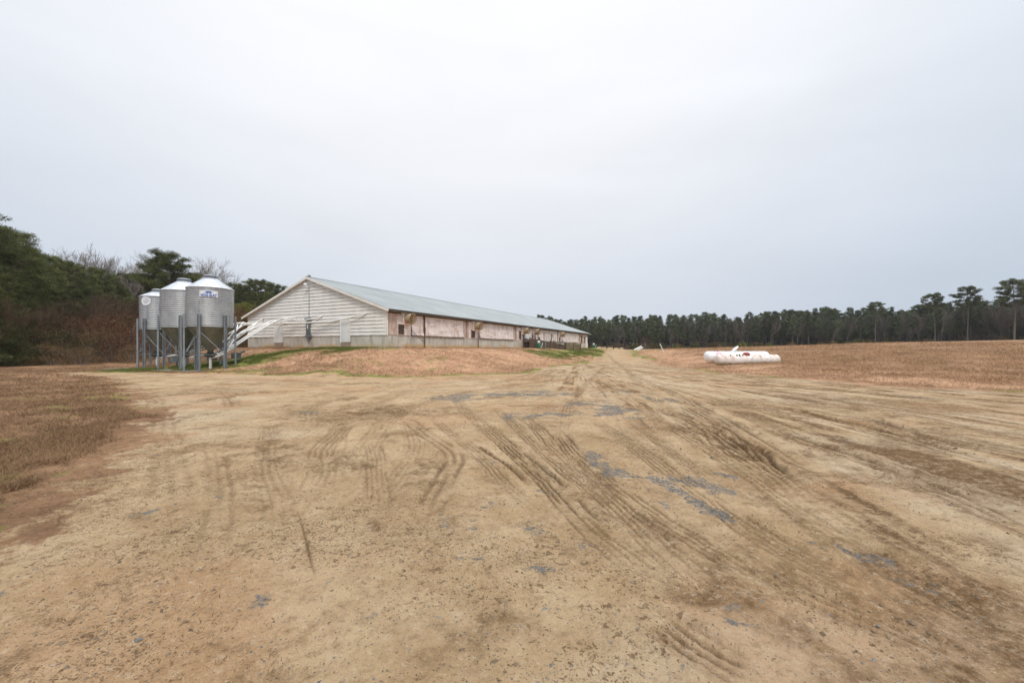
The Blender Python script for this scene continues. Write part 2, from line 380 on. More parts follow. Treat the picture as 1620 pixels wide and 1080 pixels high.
me = bpy.data.meshes.new('ground')
nv = nr*ncol + 1
V = np.zeros((nv, 3), np.float32); V[:-1, 0] = gx; V[:-1, 1] = gy; V[:-1, 2] = gz; V[-1] = (0, 0, 0)
ii, jj = np.meshgrid(np.arange(nr-1), np.arange(ncol), indexing='ij'); j2 = (jj+1) % ncol
quads = np.stack([ii*ncol+jj, ii*ncol+j2, (ii+1)*ncol+j2, (ii+1)*ncol+jj], -1).reshape(-1, 4)[:, ::-1]
jc = np.arange(ncol); tris = np.stack([np.full(ncol, nv-1), (jc+1) % ncol, jc], -1)
me.vertices.add(nv); me.vertices.foreach_set('co', V.ravel())
loops = np.concatenate([quads.ravel(), tris.ravel()]).astype(np.int32)
me.loops.add(len(loops)); me.loops.foreach_set('vertex_index', loops)
nq, ntr = len(quads), len(tris); me.polygons.add(nq+ntr)
me.polygons.foreach_set('loop_start', np.concatenate([np.arange(nq)*4, nq*4+np.arange(ntr)*3]).astype(np.int32))
me.polygons.foreach_set('loop_total', np.concatenate([np.full(nq, 4), np.full(ntr, 3)]).astype(np.int32))
me.polygons.foreach_set('use_smooth', np.ones(nq+ntr, bool))
def attr(name, a, b, c, d):
    A = me.attributes.new(name, 'FLOAT_COLOR', 'POINT'); W = np.zeros((nv, 4), np.float32)
    for k, q in enumerate((a, b, c, d)): W[:-1, k] = q
    A.data.foreach_set('color', W.ravel())
attr('cover', dirt, green, np.clip(grav, 0, 1), straw)
attr('soil', np.clip(dark, 0, 1.3), np.clip(tread, 0, 1.3), np.clip(light, 0, 1), np.clip(orange, 0, 1))
me.update()
ground = bpy.data.objects.new('ground', me); col.objects.link(ground); ground['kind'] = 'structure'

# ------------------------------------------------------------------ materials
class NT:
    def __init__(s, name):
        s.m = bpy.data.materials.new(name); s.m.use_nodes = True; s.t = s.m.node_tree
        s.b = s.t.nodes['Principled BSDF']; s.o = s.t.nodes['Material Output']
        s.tc = s.t.nodes.new('ShaderNodeTexCoord')
    def n(s, k, **kw):
        n = s.t.nodes.new(k)
        for a, b in kw.items(): setattr(n, a, b)
        return n
    def l(s, a, b): s.t.links.new(a, b)
    def set(s, sock, v):
        if hasattr(v, 'links') or isinstance(v, bpy.types.NodeSocket): s.l(v, sock)
        else: sock.default_value = v if not (isinstance(v, tuple) and len(v) == 3) else (*v, 1)
    def noise(s, scale, detail=4, rough=.55, stretch=None, w=0, coord='Object', dist=0):
        v = s.tc.outputs[coord]
        if stretch or w:
            mp = s.n('ShaderNodeMapping'); mp.inputs['Scale'].default_value = stretch or (1, 1, 1); mp.inputs['Location'].default_value = (w, w*1.7, w*.3)
            s.l(v, mp.inputs[0]); v = mp.outputs[0]
        n = s.n('ShaderNodeTexNoise'); n.inputs['Scale'].default_value = scale; n.inputs['Detail'].default_value = detail; n.inputs['Roughness'].default_value = rough
        n.inputs['Distortion'].default_value = dist; s.l(v, n.inputs[0]); return n.outputs[0]
    def rng(s, v, a, b, c=0., d=1.):
        n = s.n('ShaderNodeMapRange'); n.interpolation_type = 'SMOOTHSTEP'
        for i, q in enumerate((a, b, c, d)): n.inputs[i+1].default_value = q
        s.l(v, n.inputs[0]); return n.outputs[0]
    def mix(s, f, a, b):
        n = s.n('ShaderNodeMix', data_type='RGBA'); s.set(n.inputs[0], f); s.set(n.inputs[6], a); s.set(n.inputs[7], b); return n.outputs[2]
    def mul(s, a, b, op='MULTIPLY'):
        n = s.n('ShaderNodeMath', operation=op); s.set(n.inputs[0], a); s.set(n.inputs[1], b); return n.outputs[0]
    def scale(s, c, f):
        n = s.n('ShaderNodeVectorMath', operation='SCALE'); s.l(c, n.inputs[0]); s.set(n.inputs['Scale'], f); return n.outputs[0]
    def sepattr(s, name):
        a = s.n('ShaderNodeAttribute', attribute_name=name); p = s.n('ShaderNodeSeparateColor'); s.l(a.outputs['Color'], p.inputs[0])
        return p.outputs[0], p.outputs[1], p.outputs[2], a.outputs['Alpha']
    def z(s, ax=2):
        p = s.n('ShaderNodeSeparateXYZ'); s.l(s.tc.outputs['Object'], p.inputs[0]); return p.outputs[ax]
    def bump(s, h, st=.3, d=.02):
        b = s.n('ShaderNodeBump'); b.inputs['Strength'].default_value = st; b.inputs['Distance'].default_value = d; s.l(h, b.inputs['Height']); s.l(b.outputs[0], s.b.inputs['Normal'])
    def fin(s, c=None, rough=.8, metal=0., spec=.3):
        if c is not None: s.set(s.b.inputs['Base Color'], c)
        s.set(s.b.inputs['Roughness'], rough); s.b.inputs['Metallic'].default_value = metal; s.b.inputs['Specular IOR Level'].default_value = spec
        return s.m
def simple(name, a, b, scale=6, rough=.7, metal=0., bump=.15, bd=.01, stretch=None, spec=.3, lo=.35, hi=.65):
    m = NT(name); n = m.noise(scale, 5, .6, stretch); m.bump(n, bump, bd)
    return m.fin(m.mix(m.rng(n, lo, hi), a, b), rough, metal, spec)

def ground_mat():
    m = NT('ground_soil_and_dormant_grass')
    D, G, K, S = m.sepattr('cover'); dk, td, lt, og = m.sepattr('soil')
    n1 = m.noise(1.1, 6, .62); n2 = m.noise(7, 6, .65, w=3); n3 = m.noise(38, 5, .68, w=7); n4 = m.noise(130, 3, .65, w=9); n6 = m.noise(15, 6, .78, w=41); n7 = m.noise(5, 7, .75, w=51)
    tan = m.mix(m.rng(n1, .35, .68), (.405, .274, .150), (.520, .380, .232))
    tan = m.mix(m.mul(m.rng(n2, .5, .75), .55), tan, (.240, .155, .078))
    tan = m.mix(m.mul(lt, .65), tan, (.52, .415, .285))
    tan = m.mix(m.mul(og, .5), tan, (.42, .22, .11))
    dkn = m.mul(dk, m.rng(n2, .25, .65, .40, 1.3))
    n5 = m.noise(18, 5, .7, w=31)
    dkn = m.mul(dkn, m.rng(n5, .32, .6, .5, 1.3))
    tan = m.mix(m.mul(m.rng(n5, .57, .70), .3), tan, (.16, .105, .06))
    tan = m.mix(m.mul(dkn, .85), tan, (.135, .073, .030))
    tan = m.mix(m.mul(m.mul(td, m.rng(n3, .25, .6, .75, 1.2)), .9), tan, (.115, .064, .029))
    tan = m.mix(m.rng(n6, .53, .62, 0, .4), tan, (.22, .148, .08))
    tan = m.mix(m.rng(n6, .45, .37, 0, .5), tan, (.54, .43, .295))
    tan = m.mix(m.rng(n7, .56, .64, 0, .45), tan, (.21, .125, .055))
    cl = m.rng(m.noise(.9, 5, .65, w=61), .40, .64, -.035, .05)
    for sc_, th_, am_, w_ in ((8, .675, .5, 71), (17, .655, .7, 73), (36, .64, .8, 75), (80, .63, .75, 77)):
        f_ = m.mul(m.noise(sc_, 2.5, .62, (1, 1, 1), w=w_, dist=.25), cl, 'ADD'); tan = m.mix(m.rng(f_, th_, th_+.035, 0, am_), tan, (.115, .066, .032))
    tan = m.mix(m.rng(n3, .40, .33, 0, .45), tan, (.60, .50, .36))
    # grit: small dark and pale grains
    vo = m.n('ShaderNodeTexVoronoi'); vo.inputs['Scale'].default_value = 42; vo.inputs['Randomness'].default_value = 1; m.l(m.tc.outputs['Object'], vo.inputs[0])
    vs = m.n('ShaderNodeSeparateColor'); m.l(vo.outputs['Color'], vs.inputs[0])
    spk = m.mul(m.rng(vo.outputs['Distance'], .34, .22), m.rng(m.mul(vs.outputs[0], m.rng(n1, .35, .65, .86, 1.06)), .86, .9))
    tan = m.mix(m.mul(spk, .8), tan, m.mix(vs.outputs[1], (.10, .09, .085), (.30, .27, .24)))
    tan = m.mix(m.rng(n4, .54, .72, 0, .5), tan, (.20, .14, .082))
    tan = m.mix(m.rng(n4, .46, .30, 0, .35), tan, (.50, .41, .29))
    # blue-grey stone
    v2 = m.n('ShaderNodeTexVoronoi'); v2.inputs['Scale'].default_value = 52; m.l(m.tc.outputs['Object'], v2.inputs[0])
    v2s = m.n('ShaderNodeSeparateColor'); m.l(v2.outputs['Color'], v2s.inputs[0])
    stone = m.mix(v2s.outputs[0], (.085, .084, .08), (.26, .25, .232))
    stone = m.mix(m.rng(v2.outputs['Distance'], .45, .75, 0, .6), stone, (.08, .08, .08))
    kk = m.rng(m.mul(K, m.rng(n5, .35, .62, .25, 1.35)), .18, .75)
    soil = m.mix(m.mul(m.mul(kk, .95), m.rng(n6, .60, .44, .15, 1.0)), tan, stone)
    # dormant grass
    g1 = m.noise(.5, 6, .65, w=11); g2 = m.noise(5, 6, .7, (1, 1.6, 1), w=13); g3 = m.noise(26, 4, .7, w=15)
    gb = m.mix(m.rng(g1, .35, .65), (.19, .102, .055), (.315, .182, .100))
    gs = m.mix(m.rng(g1, .35, .65), (.38, .210, .120), (.50, .300, .180))
    gr = m.mix(S, gb, gs)
    gr = m.mix(m.rng(g2, .47, .72, 0, .5), gr, m.mix(S, (.088, .055, .032), (.33, .20, .12)))
    gr = m.mix(m.rng(g3, .5, .75, 0, .55), gr, m.mix(S, (.36, .26, .155), (.66, .49, .32)))
    gr = m.mix(m.rng(g3, .48, .28, 0, .5), gr, m.mix(S, (.065, .045, .025), (.25, .14, .08)))
    gg = m.mix(m.rng(g2, .35, .7), (.12, .16, .03), (.26, .26, .07))
    gr = m.mix(m.rng(m.mul(G, m.rng(g3, .3, .6, .6, 1.25)), .2, .8, 0, .9), gr, gg)
    c = m.mix(m.rng(m.mul(D, m.rng(n2, .3, .7, .8, 1.15)), .3, .8), gr, soil)
    h = m.mul(m.mul(n2, .5), m.mul(n3, .35), 'ADD'); h = m.mul(h, m.mul(n4, .12), 'ADD')
    h = m.mul(h, m.mul(n6, .5), 'ADD'); m.bump(h, 1.0, .05)
    return m.fin(c, .95, 0, .12)
ground.data.materials.append(ground_mat())

M = {}
M['siding'] = None
def siding_mat(name, a, b, st):
    m = NT(name); n = m.noise(1.2, 6, .65, (1, 1, .5)); s = m.noise(9, 5, .6, (1, 1, .12), w=4); f = m.noise(30, 3, .6)
    c = m.mix(m.rng(n, .35, .7), a, b); c = m.mix(m.rng(s, .52, .8, 0, .55), c, st); m.bump(f, .12, .01)
    return m.fin(c, .62, 0, .3)
M['siding'] = siding_mat('cream_siding', (.80, .775, .73), (.73, .705, .66), (.54, .51, .46))
M['trim'] = siding_mat('cream_trim', (.80, .775, .72), (.72, .69, .63), (.5, .45, .38))
M['doorw'] = siding_mat('white_door', (.78, .78, .76), (.70, .70, .68), (.5, .48, .44))
def roof_mat():
    m = NT('galvanised_roof_sheet'); n = m.noise(.35, 5, .6); s = m.noise(3, 5, .6, (3.2, .15, .15), w=4)
    c = m.mix(m.rng(n, .3, .7), (.285, .305, .308), (.34, .362, .365)); c = m.mix(m.rng(s, .5, .75, 0, .35), c, (.22, .25, .245))
    return m.fin(c, .5, .25, .4)
M['roof'] = roof_mat()
def concrete_mat():
    m = NT('stained_concrete'); z = m.z(2); n = m.noise(.8, 6, .65); s = m.noise(2.2, 6, .65, (1.3, 1.3, .22), w=2); f = m.noise(24, 4, .6, w=6)
    c = m.mix(m.rng(n, .35, .68), (.48, .445, .385), (.60, .565, .50))
    c = m.mix(m.rng(s, .50, .72, 0, .7), c, (.21, .195, .175))
    y = m.mul(m.rng(z, .48, .12), m.rng(m.noise(.32, 4, .6, w=9), .38, .56))
    c = m.mix(m.mul(y, .85), c, (.56, .37, .15))
    d = m.mul(m.rng(z, .22, .02), m.rng(m.noise(1.1, 5, .7, w=12), .42, .62)); c = m.mix(m.mul(d, .75), c, (.13, .12, .085))
    c = m.mix(m.rng(f, .55, .8, 0, .4), c, (.2, .19, .17)); m.bump(f, .25, .015)
    return m.fin(c, .9, 0, .2)
M['concrete'] = concrete_mat()
def curtain_mat():
    m = NT('grimy_curtain'); n = m.noise(.9, 6, .68); s = m.noise(2.6, 6, .7, (1.4, 1.4, .25), w=2); f = m.noise(7, 5, .75, (1, 1, .6), w=5)
    c = m.mix(m.rng(n, .34, .66), (.86, .80, .77), (.74, .64, .59))
    c = m.mix(m.rng(s, .50, .70, 0, .45), c, (.46, .34, .28))
    c = m.mix(m.rng(f, .58, .66, 0, .55), c, (.26, .17, .12))
    hs = m.noise(2.6, 5, .72, (.30, 1, 1.7), w=8); c = m.mix(m.rng(hs, .55, .63, 0, .6), c, (.36, .235, .17))
    bt = m.noise(1.3, 5, .72, (1, 1, .35), w=15); c = m.mix(m.rng(bt, .57, .66, 0, .55), c, (.30, .18, .12))
    for ax, sc in ((0, 2.2), (2, 3.1)):
        w = m.n('ShaderNodeTexWave', bands_direction='XYZ'[ax]); w.inputs['Scale'].default_value = sc; w.inputs['Distortion'].default_value = .5; m.l(m.tc.outputs['Object'], w.inputs[0])
        c = m.mix(m.mul(m.rng(w.outputs['Fac'], .12, .02), .2), c, (.28, .2, .16))
    m.bump(f, .2, .02)
    return m.fin(c, .75, 0, .2)
M['curtain'] = curtain_mat()
M['wood_dark'] = simple('weathered_dark_wood', (.075, .055, .04), (.14, .10, .07), 3, .85, stretch=(.4, .4, 4))
M['wood_red'] = simple('worn_pinkish_board', (.62, .50, .44), (.42, .31, .25), 4, .8, stretch=(1, 1, .3))
M['backing'] = simple('lap_shadow_backing', (.33, .31, .27), (.40, .38, .34), 3, .9)  # darkened wall tone, seen through the siding gaps as painted lap shadow
M['dark'] = simple('dark_opening', (.05, .038, .03), (.10, .075, .06), 3, .9)
M['rust'] = simple('rusty_pipe', (.10, .055, .035), (.17, .09, .05), 12, .8)
M['fan'] = simple('dusty_fan_shroud', (.47, .355, .235), (.30, .215, .14), 5, .8)
M['grey_box'] = simple('grey_metal_box', (.16, .18, .19), (.22, .24, .25), 8, .5, .3)
M['pipe_white'] = simple('white_plastic_pipe', (.86, .86, .85), (.78, .77, .75), 5, .4, bump=.03)
def galv(name, a, b, rough, metal):
    m = NT(name); n = m.noise(1.5, 5, .6); s = m.noise(3.5, 5, .65, (1, 1, .08), w=3)
    c = m.mix(m.rng(n, .3, .7), a, b); c = m.mix(m.rng(s, .5, .75, 0, .45), c, tuple(x*.55 for x in a)); 
    return m.fin(c, m.rng(n, .3, .7, rough-.06, rough+.08), metal, .5)
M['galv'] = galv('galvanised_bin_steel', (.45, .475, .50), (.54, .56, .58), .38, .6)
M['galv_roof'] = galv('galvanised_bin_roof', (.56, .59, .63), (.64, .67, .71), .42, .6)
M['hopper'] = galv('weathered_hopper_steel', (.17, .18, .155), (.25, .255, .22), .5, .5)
M['leg'] = galv('galvanised_leg', (.24, .265, .29), (.32, .345, .37), .5, .5)
M['black'] = simple('black_rubber', (.02, .02, .02), (.035, .035, .035), 9, .6)
M['signw'] = simple('sign_white', (.74, .75, .78), (.66, .68, .72), 6, .5, bump=0)
M['blue'] = simple('sign_blue', (.025, .11, .42), (.03, .14, .50), 6, .5, bump=0)
def tank_mat():
    m = NT('white_tank_paint'); n = m.noise(1.0, 6, .65); s = m.noise(3.5, 6, .7, (1, 1, .4), w=2); z = m.z(2); f = m.noise(9, 5, .75, w=4)
    c = m.mix(m.rng(n, .35, .68), (.80, .78, .74), (.70, .665, .61))
    c = m.mix(m.mul(m.rng(s, .42, .60), m.rng(z, .30, .75, .15, .85)), c, (.50, .27, .19))
    c = m.mix(m.mul(m.rng(f, .57, .66), m.rng(z, .4, .8, .1, .85)), c, (.12, .07, .06))
    c = m.mix(m.mul(m.rng(z, .42, .05), m.rng(n, .25, .6)), c, (.40, .38, .25))
    return m.fin(c, .5, 0, .4)
M['tank'] = tank_mat()
M['tank2'] = simple('clean_white_paint', (.84, .84, .84), (.76, .76, .76), 3, .45, bump=.02)
M['red'] = simple('faded_red_paint', (.36, .05, .045), (.26, .07, .055), 9, .6)
M['pink'] = simple('pink_marker_paint', (.78, .42, .48), (.80, .62, .64), 6, .6)
M['green_p'] = simple('dark_green_plastic', (.02, .11, .06), (.03, .15, .09), 5, .4)
def wood_bark(name, a, b): return simple(name, a, b, 8, .95, bump=.5, bd=.03, stretch=(1, 1, .25), spec=.1)
M['bark'] = wood_bark('pine_bark', (.085, .062, .048), (.17, .13, .10))
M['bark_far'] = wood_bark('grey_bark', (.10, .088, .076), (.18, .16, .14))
M['twig_br'] = wood_bark('brown_twigs', (.085, .055, .038), (.13, .088, .06))
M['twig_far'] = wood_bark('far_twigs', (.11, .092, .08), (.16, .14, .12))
M['twig'] = wood_bark('bare_twigs', (.20, .165, .145), (.30, .26, .23))
def leaf_mat(name, a, b, c_, sc=.9):
    m = NT(name); n = m.noise(sc, 4, .6); oi = m.n('ShaderNodeObjectInfo'); t = m.n('ShaderNodeAttribute', attribute_name='tone')
    c = m.mix(m.rng(n, .38, .62), a, b); c = m.mix(m.mul(t.outputs['Fac'], .7), c, c_)
    c = m.scale(c, m.rng(oi.outputs['Random'], 0, 1, .72, 1.28))
    m.fin(c, .7, 0, .15)
    tr = m.n('ShaderNodeBsdfTranslucent'); m.l(c, tr.inputs[0]); mx = m.n('ShaderNodeMixShader'); mx.inputs[0].default_value = .18
    m.l(m.b.outputs[0], mx.inputs[1]); m.l(tr.outputs[0], mx.inputs[2]); m.l(mx.outputs[0], m.o.inputs[0]); return m.m
M['needle'] = leaf_mat('pine_needles', (.044, .062, .020), (.100, .125, .038), (.17, .165, .06))
M['needle_y'] = leaf_mat('yellow_green_needles', (.085, .105, .022), (.135, .145, .035), (.20, .18, .05))
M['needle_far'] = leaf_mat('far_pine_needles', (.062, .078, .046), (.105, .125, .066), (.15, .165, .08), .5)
M['brush'] = leaf_mat('brown_brush', (.10, .066, .036), (.155, .10, .05), (.21, .14, .07))
M['brush_r'] = leaf_mat('russet_brush', (.11, .050, .030), (.15, .075, .042), (.19, .10, .055))
M['brush_g'] = leaf_mat('olive_brush', (.055, .060, .022), (.085, .085, .032), (.12, .105, .04))
M['under'] = leaf_mat('wood_undergrowth', (.075, .062, .048), (.11, .09, .07), (.15, .12, .09), .3)
M['straw'] = leaf_mat('straw_blades', (.30, .17, .095), (.46, .275, .16), (.62, .44, .27), .6)
M['straw_d'] = leaf_mat('brown_blades', (.16, .088, .046), (.27, .16, .085), (.42, .28, .16), .6)
M['grassg'] = leaf_mat('green_blades', (.10, .15, .028), (.15, .20, .04), (.26, .26, .08), .6)
M['stone'] = simple('blue_grey_stone', (.085, .080, .073), (.235, .222, .20), 14, .85, lo=.3, hi=.7)
M['pebble'] = simple('brown_pebble', (.10, .07, .045), (.24, .175, .11), 14, .85, lo=.3, hi=.7)

# ------------------------------------------------------------------ ground cover (stuff)
def hxy(P): return H(P[:, 0], P[:, 1])
def sample(n, rmin, rmax, amin, amax, p=1.0):
    u = rng.random(n); r = rmin*(rmax/rmin)**u if p == 0 else (rmin**p + u*(rmax**p-rmin**p))**(1/p)
    a = np.radians(amin + (amax-amin)*rng.random(n)); return np.stack([r*np.sin(a), r*np.cos(a)], 1), r
def blades(P, r, hgt, wid, lean=.5, per=3):
    n = len(P)*per; C = np.repeat(P, per, 0) + rng.normal(0, .02, (n, 2))*np.repeat(1+r*.05, per)[:, None]
    rr = np.repeat(r, per); h = hgt*(.5+rng.random(n))*(1+rr*.006); w = wid*(.6+.8*rng.random(n))*(1+rr*.055)
    z = H(C[:, 0], C[:, 1]) + np.repeat(.0, n); a = rng.random(n)*2*math.pi; b = rng.random(n)*2*math.pi; l = lean*h*(.3+rng.random(n))
    B = np.stack([C[:, 0], C[:, 1], z-.012], 1); d = np.stack([np.cos(a), np.sin(a), 0*a], 1)*w[:, None]/2
    tip = B + np.stack([np.cos(b)*l, np.sin(b)*l, h], 1)
    return np.stack([B-d, B+d, tip], 1)
def relief(P):
    x, y = P[:, 0], P[:, 1]
    s = poly_sd(x, y, yard) + (fbm(x*.35, y*.35, 5, 4)-.5)*2.6*np.clip(np.hypot(x, y)/16, .35, 1) + (fbm(x*2.2, y*2.2, 6, 3)-.5)*.9
    return s
B1 = []; T1 = []
P, r = sample(120000, 3.6, 50, -62, -20, 0); s = relief(P); P, r = P[s < -.15], r[s < -.15]
k = rng.random(len(P)) < .25+.75*ss(.4, .6, fbm(P[:, 0]*.9, P[:, 1]*.9, 101, 3)); P, r = P[k], r[k]
bl = blades(P, r, .055, .006, 1.3, 4); bl[:, :, 2] += .03
Pv, rv = sample(70000, 1.9, 26, -64, -14, 0); sv = relief(Pv); kv = (sv > -.6) & (sv < 3.6) & (rng.random(len(Pv)) < .9*np.exp(-np.maximum(sv, 0)/1.1)*(.15+ss(.42, .6, fbm(Pv[:, 0]*1.6, Pv[:, 1]*1.6, 109, 4)))); Pv, rv = Pv[kv], rv[kv]
b2 = blades(Pv, rv, .013, .0045, 3.0, 4); b2[:, :, 2] += .012; bl = np.concatenate([bl, b2])
o = soup('dry_grass', bl, 3, M['straw_d'], attr=rng.random(len(bl))); tag(o, 'matted brown dormant grass on the left bank', 'grass', kind='stuff')
P, r = sample(150000, 12, 75, -32, 54, 0); s = relief(P); k = s < -.3; P, r = P[k], r[k]
lx, ly = barn_local(P[:, 0], P[:, 1]); k = ~((lx > -.1) & (lx < BL) & (ly > -.1) & (ly < BW)); P, r = P[k], r[k]
k = rng.random(len(P)) < .3+.7*ss(.4, .6, fbm(P[:, 0]*.5, P[:, 1]*.5, 103, 3)); P, r = P[k], r[k]
toneS = (P[:, 0] < 8) | (relief(P) > -6)
bl = blades(P[toneS], r[toneS], .06, .007, 1.4, 3); bl[:, :, 2] += .03
o = soup('straw_grass', bl, 3, M['straw'], attr=rng.random(len(bl))); tag(o, 'short straw coloured grass on the barn mound and field edge', 'grass', kind='stuff')
bl = blades(P[~toneS], r[~toneS], .09, .008, 1.2, 3); bl[:, :, 2] += .03
o = soup('field_grass', bl, 3, M['straw_d'], attr=rng.random(len(bl))); tag(o, 'brown dormant grass over the rising field', 'grass', kind='stuff')
# green tufts at the bins and the moss line
Pg = np.concatenate([np.stack([rng.normal(0, .9, 9000), rng.normal(0, .9, 9000)], 1) + np.array(c) for c in ((-20.5,31),(-18,32),(-16,32.6),(-13.5,32),(-24,30.5),(-27,29.6))] +
                    [np.stack([rng.normal(0, 1.5, 5000), rng.normal(0, 2.2, 5000)], 1) + np.array(c) for c in ((4.5,47),(7.2,53),(10.5,59),(13.5,69))])
Pg = Pg[(relief(Pg) < -.2) & (fbm(Pg[:, 0]*.8, Pg[:, 1]*.8, 105, 3) > .46)]; lx, ly = barn_local(Pg[:, 0], Pg[:, 1]); Pg = Pg[(lx < -.05) | (ly < -.05)]
bl = blades(Pg, np.hypot(Pg[:, 0], Pg[:, 1]), .10, .008, .8, 2)
o = soup('green_grass', bl, 3, M['grassg'], attr=rng.random(len(bl))); tag(o, 'fresh green grass around the bins and the loading ramp', 'grass', kind='stuff')
# loose stones
def stones(name, P, size, mat, label):
    n = len(P); z = np.zeros(n)
    # height from the relief sheet: nearest polar cell
    rr = np.hypot(P[:, 0], P[:, 1]); tt = np.degrees(np.arctan2(P[:, 0], P[:, 1]))
    ir = np.clip(np.searchsorted(rs, rr), 1, nr-1); it = np.clip(((tt+64)/128*1149).astype(int), 0, 1149)
    z = np.maximum(gz[ir*ncol+it], gz[(ir-1)*ncol+it])
    z = z - size*.25
    base = np.array([(1,0,0),(-1,0,0),(0,1,0),(0,-1,0),(0,0,1),(0,0,-1),(.7,.7,.3),(-.6,.6,-.3)])[:6]
    fc = np.array([(0,2,4),(2,1,4),(1,3,4),(3,0,4),(2,0,5),(1,2,5),(3,1,5),(0,3,5)])
    sc = size[:, None]*(.6+.8*rng.random((n, 3)))*np.array((1, 1, .65))
    ang = rng.random(n)*6.283; ca, sa = np.cos(ang), np.sin(ang)
    V = base[None]*sc[:, None, :]*(.75+.5*rng.random((n, 6, 1))) + rng.normal(0, .12, (n, 6, 3))*size[:, None, None]
    X = V[..., 0]*ca[:, None]-V[..., 1]*sa[:, None]; Y = V[..., 0]*sa[:, None]+V[..., 1]*ca[:, None]
    V = np.stack([X+P[:, 0:1], Y+P[:, 1:2], V[..., 2]+z[:, None]+size[:, None]*.12], -1)
    o = soup(name, V[:, fc].reshape(-1, 3, 3), 3, mat); tag(o, label, 'gravel', kind='stuff')
PS = []; SZ = []
for pts, w, s in gravel:
    pts = spline(pts, 4) if len(pts) > 2 else [np.array(p) for p in pts]
    Ls = sum(math.hypot(*(b-a)) for a, b in zip(pts[:-1], pts[1:])); n = int(min(7000, 1300*s*Ls*max(w, .1)*4 + 30))
    k = rng.integers(0, len(pts)-1, n); t = rng.random(n)[:, None]; q = np.array(pts)[k]*(1-t) + np.array(pts)[k+1]*t + rng.normal(0, w*.6, (n, 2))
    q = q[(fbm(q[:, 0]*3.1, q[:, 1]*3.1, 41, 4) > .47) & (rng.random(len(q)) < min(1, s)**2*.6)]; PS.append(q); SZ.append(rng.gamma(2.2, .0020, len(q))*(.6+.07*q[:, 1])+.002)
P, r = sample(5200, 1.5, 16, -60, 60, 0); PS.append(P); SZ.append(rng.gamma(2.0, .0014, len(P))*(1+r*.05)+.0015)
stones('gravel', np.concatenate(PS), np.concatenate(SZ), M['stone'], 'blue grey crushed stone scattered in patches over the dirt yard')
P, r = sample(16000, 1.4, 18, -62, 62, 0); k = fbm(P[:, 0]*1.1, P[:, 1]*1.1, 107, 3) > .47; P, r = P[k], r[k]
stones('dirt_clods', P, rng.gamma(1.8, .0019, len(P))*(1+r*.06)+.0015, M['pebble'], 'brown clods and pebbles scattered on the dirt yard')

# ------------------------------------------------------------------ barn
barn = empty('livestock_barn', (BX, BY, BZ), math.atan2(UY, UX),
             'long low cream barn with grey metal roof and stained curtain sides on a mound', 'barn')
FH, EH, RISE = 1.06, 3.24, 3.17        # foundation top, eave, rise
def roofz(y): return EH + RISE*(1-abs(y-BW/2)/(BW/2))
mb = MB()                                # foundation: panels butted round the rectangle
mb.box((0, 0, -.6), (BL, .2, FH)); mb.box((0, BW-.2, -.6), (BL, BW, FH)); mb.box((0, .2, -.6), (.2, BW-.2, FH)); mb.box((BL-.2, .2, -.6), (BL, BW-.2, FH))
for x in range(3, 60, 3): mb.box((x-.012, -.006, -.3), (x+.012, .0, FH-.01))
mb.build('foundation', M['concrete'], barn)
# gable siding: wavy courses with gaps; dark backing stands in for lap shadows
mb = MB(); ch_ = .30; z = FH
def half(z): return BW/2 if z <= EH else BW/2*(1-(z-EH)/RISE)
k = 0
while z < EH+RISE-.12:
    z1 = min(z+ch_, EH+RISE-.04); hw0, hw1 = half(z)-.02, half(z1)-.02
    n = max(2, int(2*hw0/.45)); vs = []
    off = random.random()*.4
    for i in range(n+1):
        t = i/n; y0 = BW/2+(2*t-1)*hw0; y1 = BW/2+(2*t-1)*max(hw1, .02)
        w = .014*math.sin(y0*5.2+off) + .012*(random.random()-.5); yy = .010*random.random()
        vs += [(-.060-yy, y0, z+w), (-.012, y1, z1-.017), (.015, y1, z1-.017), (.015, y0, z+w)]
    fs = []
    for i in range(n):
        a = i*4; b = a+4; fs += [(a, b, b+1, a+1), (a+3, b+3, b, a)]
    mb.add(vs, fs); z += ch_; k += 1
mb.build('end_siding', M['siding'], barn)
mb = MB(); mb.add([(.03,.2,FH),(.03,BW-.2,FH),(.03,BW-.2,EH),(.03,BW/2,EH+RISE-.06),(.03,.2,EH),(.16,.2,FH),(.16,BW-.2,FH),(.16,BW-.2,EH),(.16,BW/2,EH+RISE-.06),(.16,.2,EH)],
  [(0,1,2,3,4),(9,8,7,6,5),(0,4,9,5),(1,6,7,2),(2,7,8,3),(3,8,9,4),(0,5,6,1)]); 
mb.build('end_wall', M['backing'], barn); mb = MB()
mb.add([(BL-.16,.2,FH),(BL-.16,BW-.2,FH),(BL-.16,BW-.2,EH),(BL-.16,BW/2,EH+RISE-.06),(BL-.16,.2,EH),(BL,.2,FH),(BL,BW-.2,FH),(BL,BW-.2,EH),(BL,BW/2,EH+RISE-.06),(BL,.2,EH)],
  [(0,1,2,3,4),(9,8,7,6,5),(0,4,9,5),(1,6,7,2),(2,7,8,3),(3,8,9,4),(0,5,6,1)])
mb.build('end_wall', M['backing'], barn)
# side walls (framing behind the curtains)
mb = MB(); mb.box((.2, .06, FH), (BL-.2, .16, EH-.1)); mb.build('side_wall', M['wood_red'], barn)
mb = MB(); mb.box((.2, BW-.16, FH), (BL-.2, BW-.02, EH-.1)); mb.build('side_wall', M['siding'], barn)
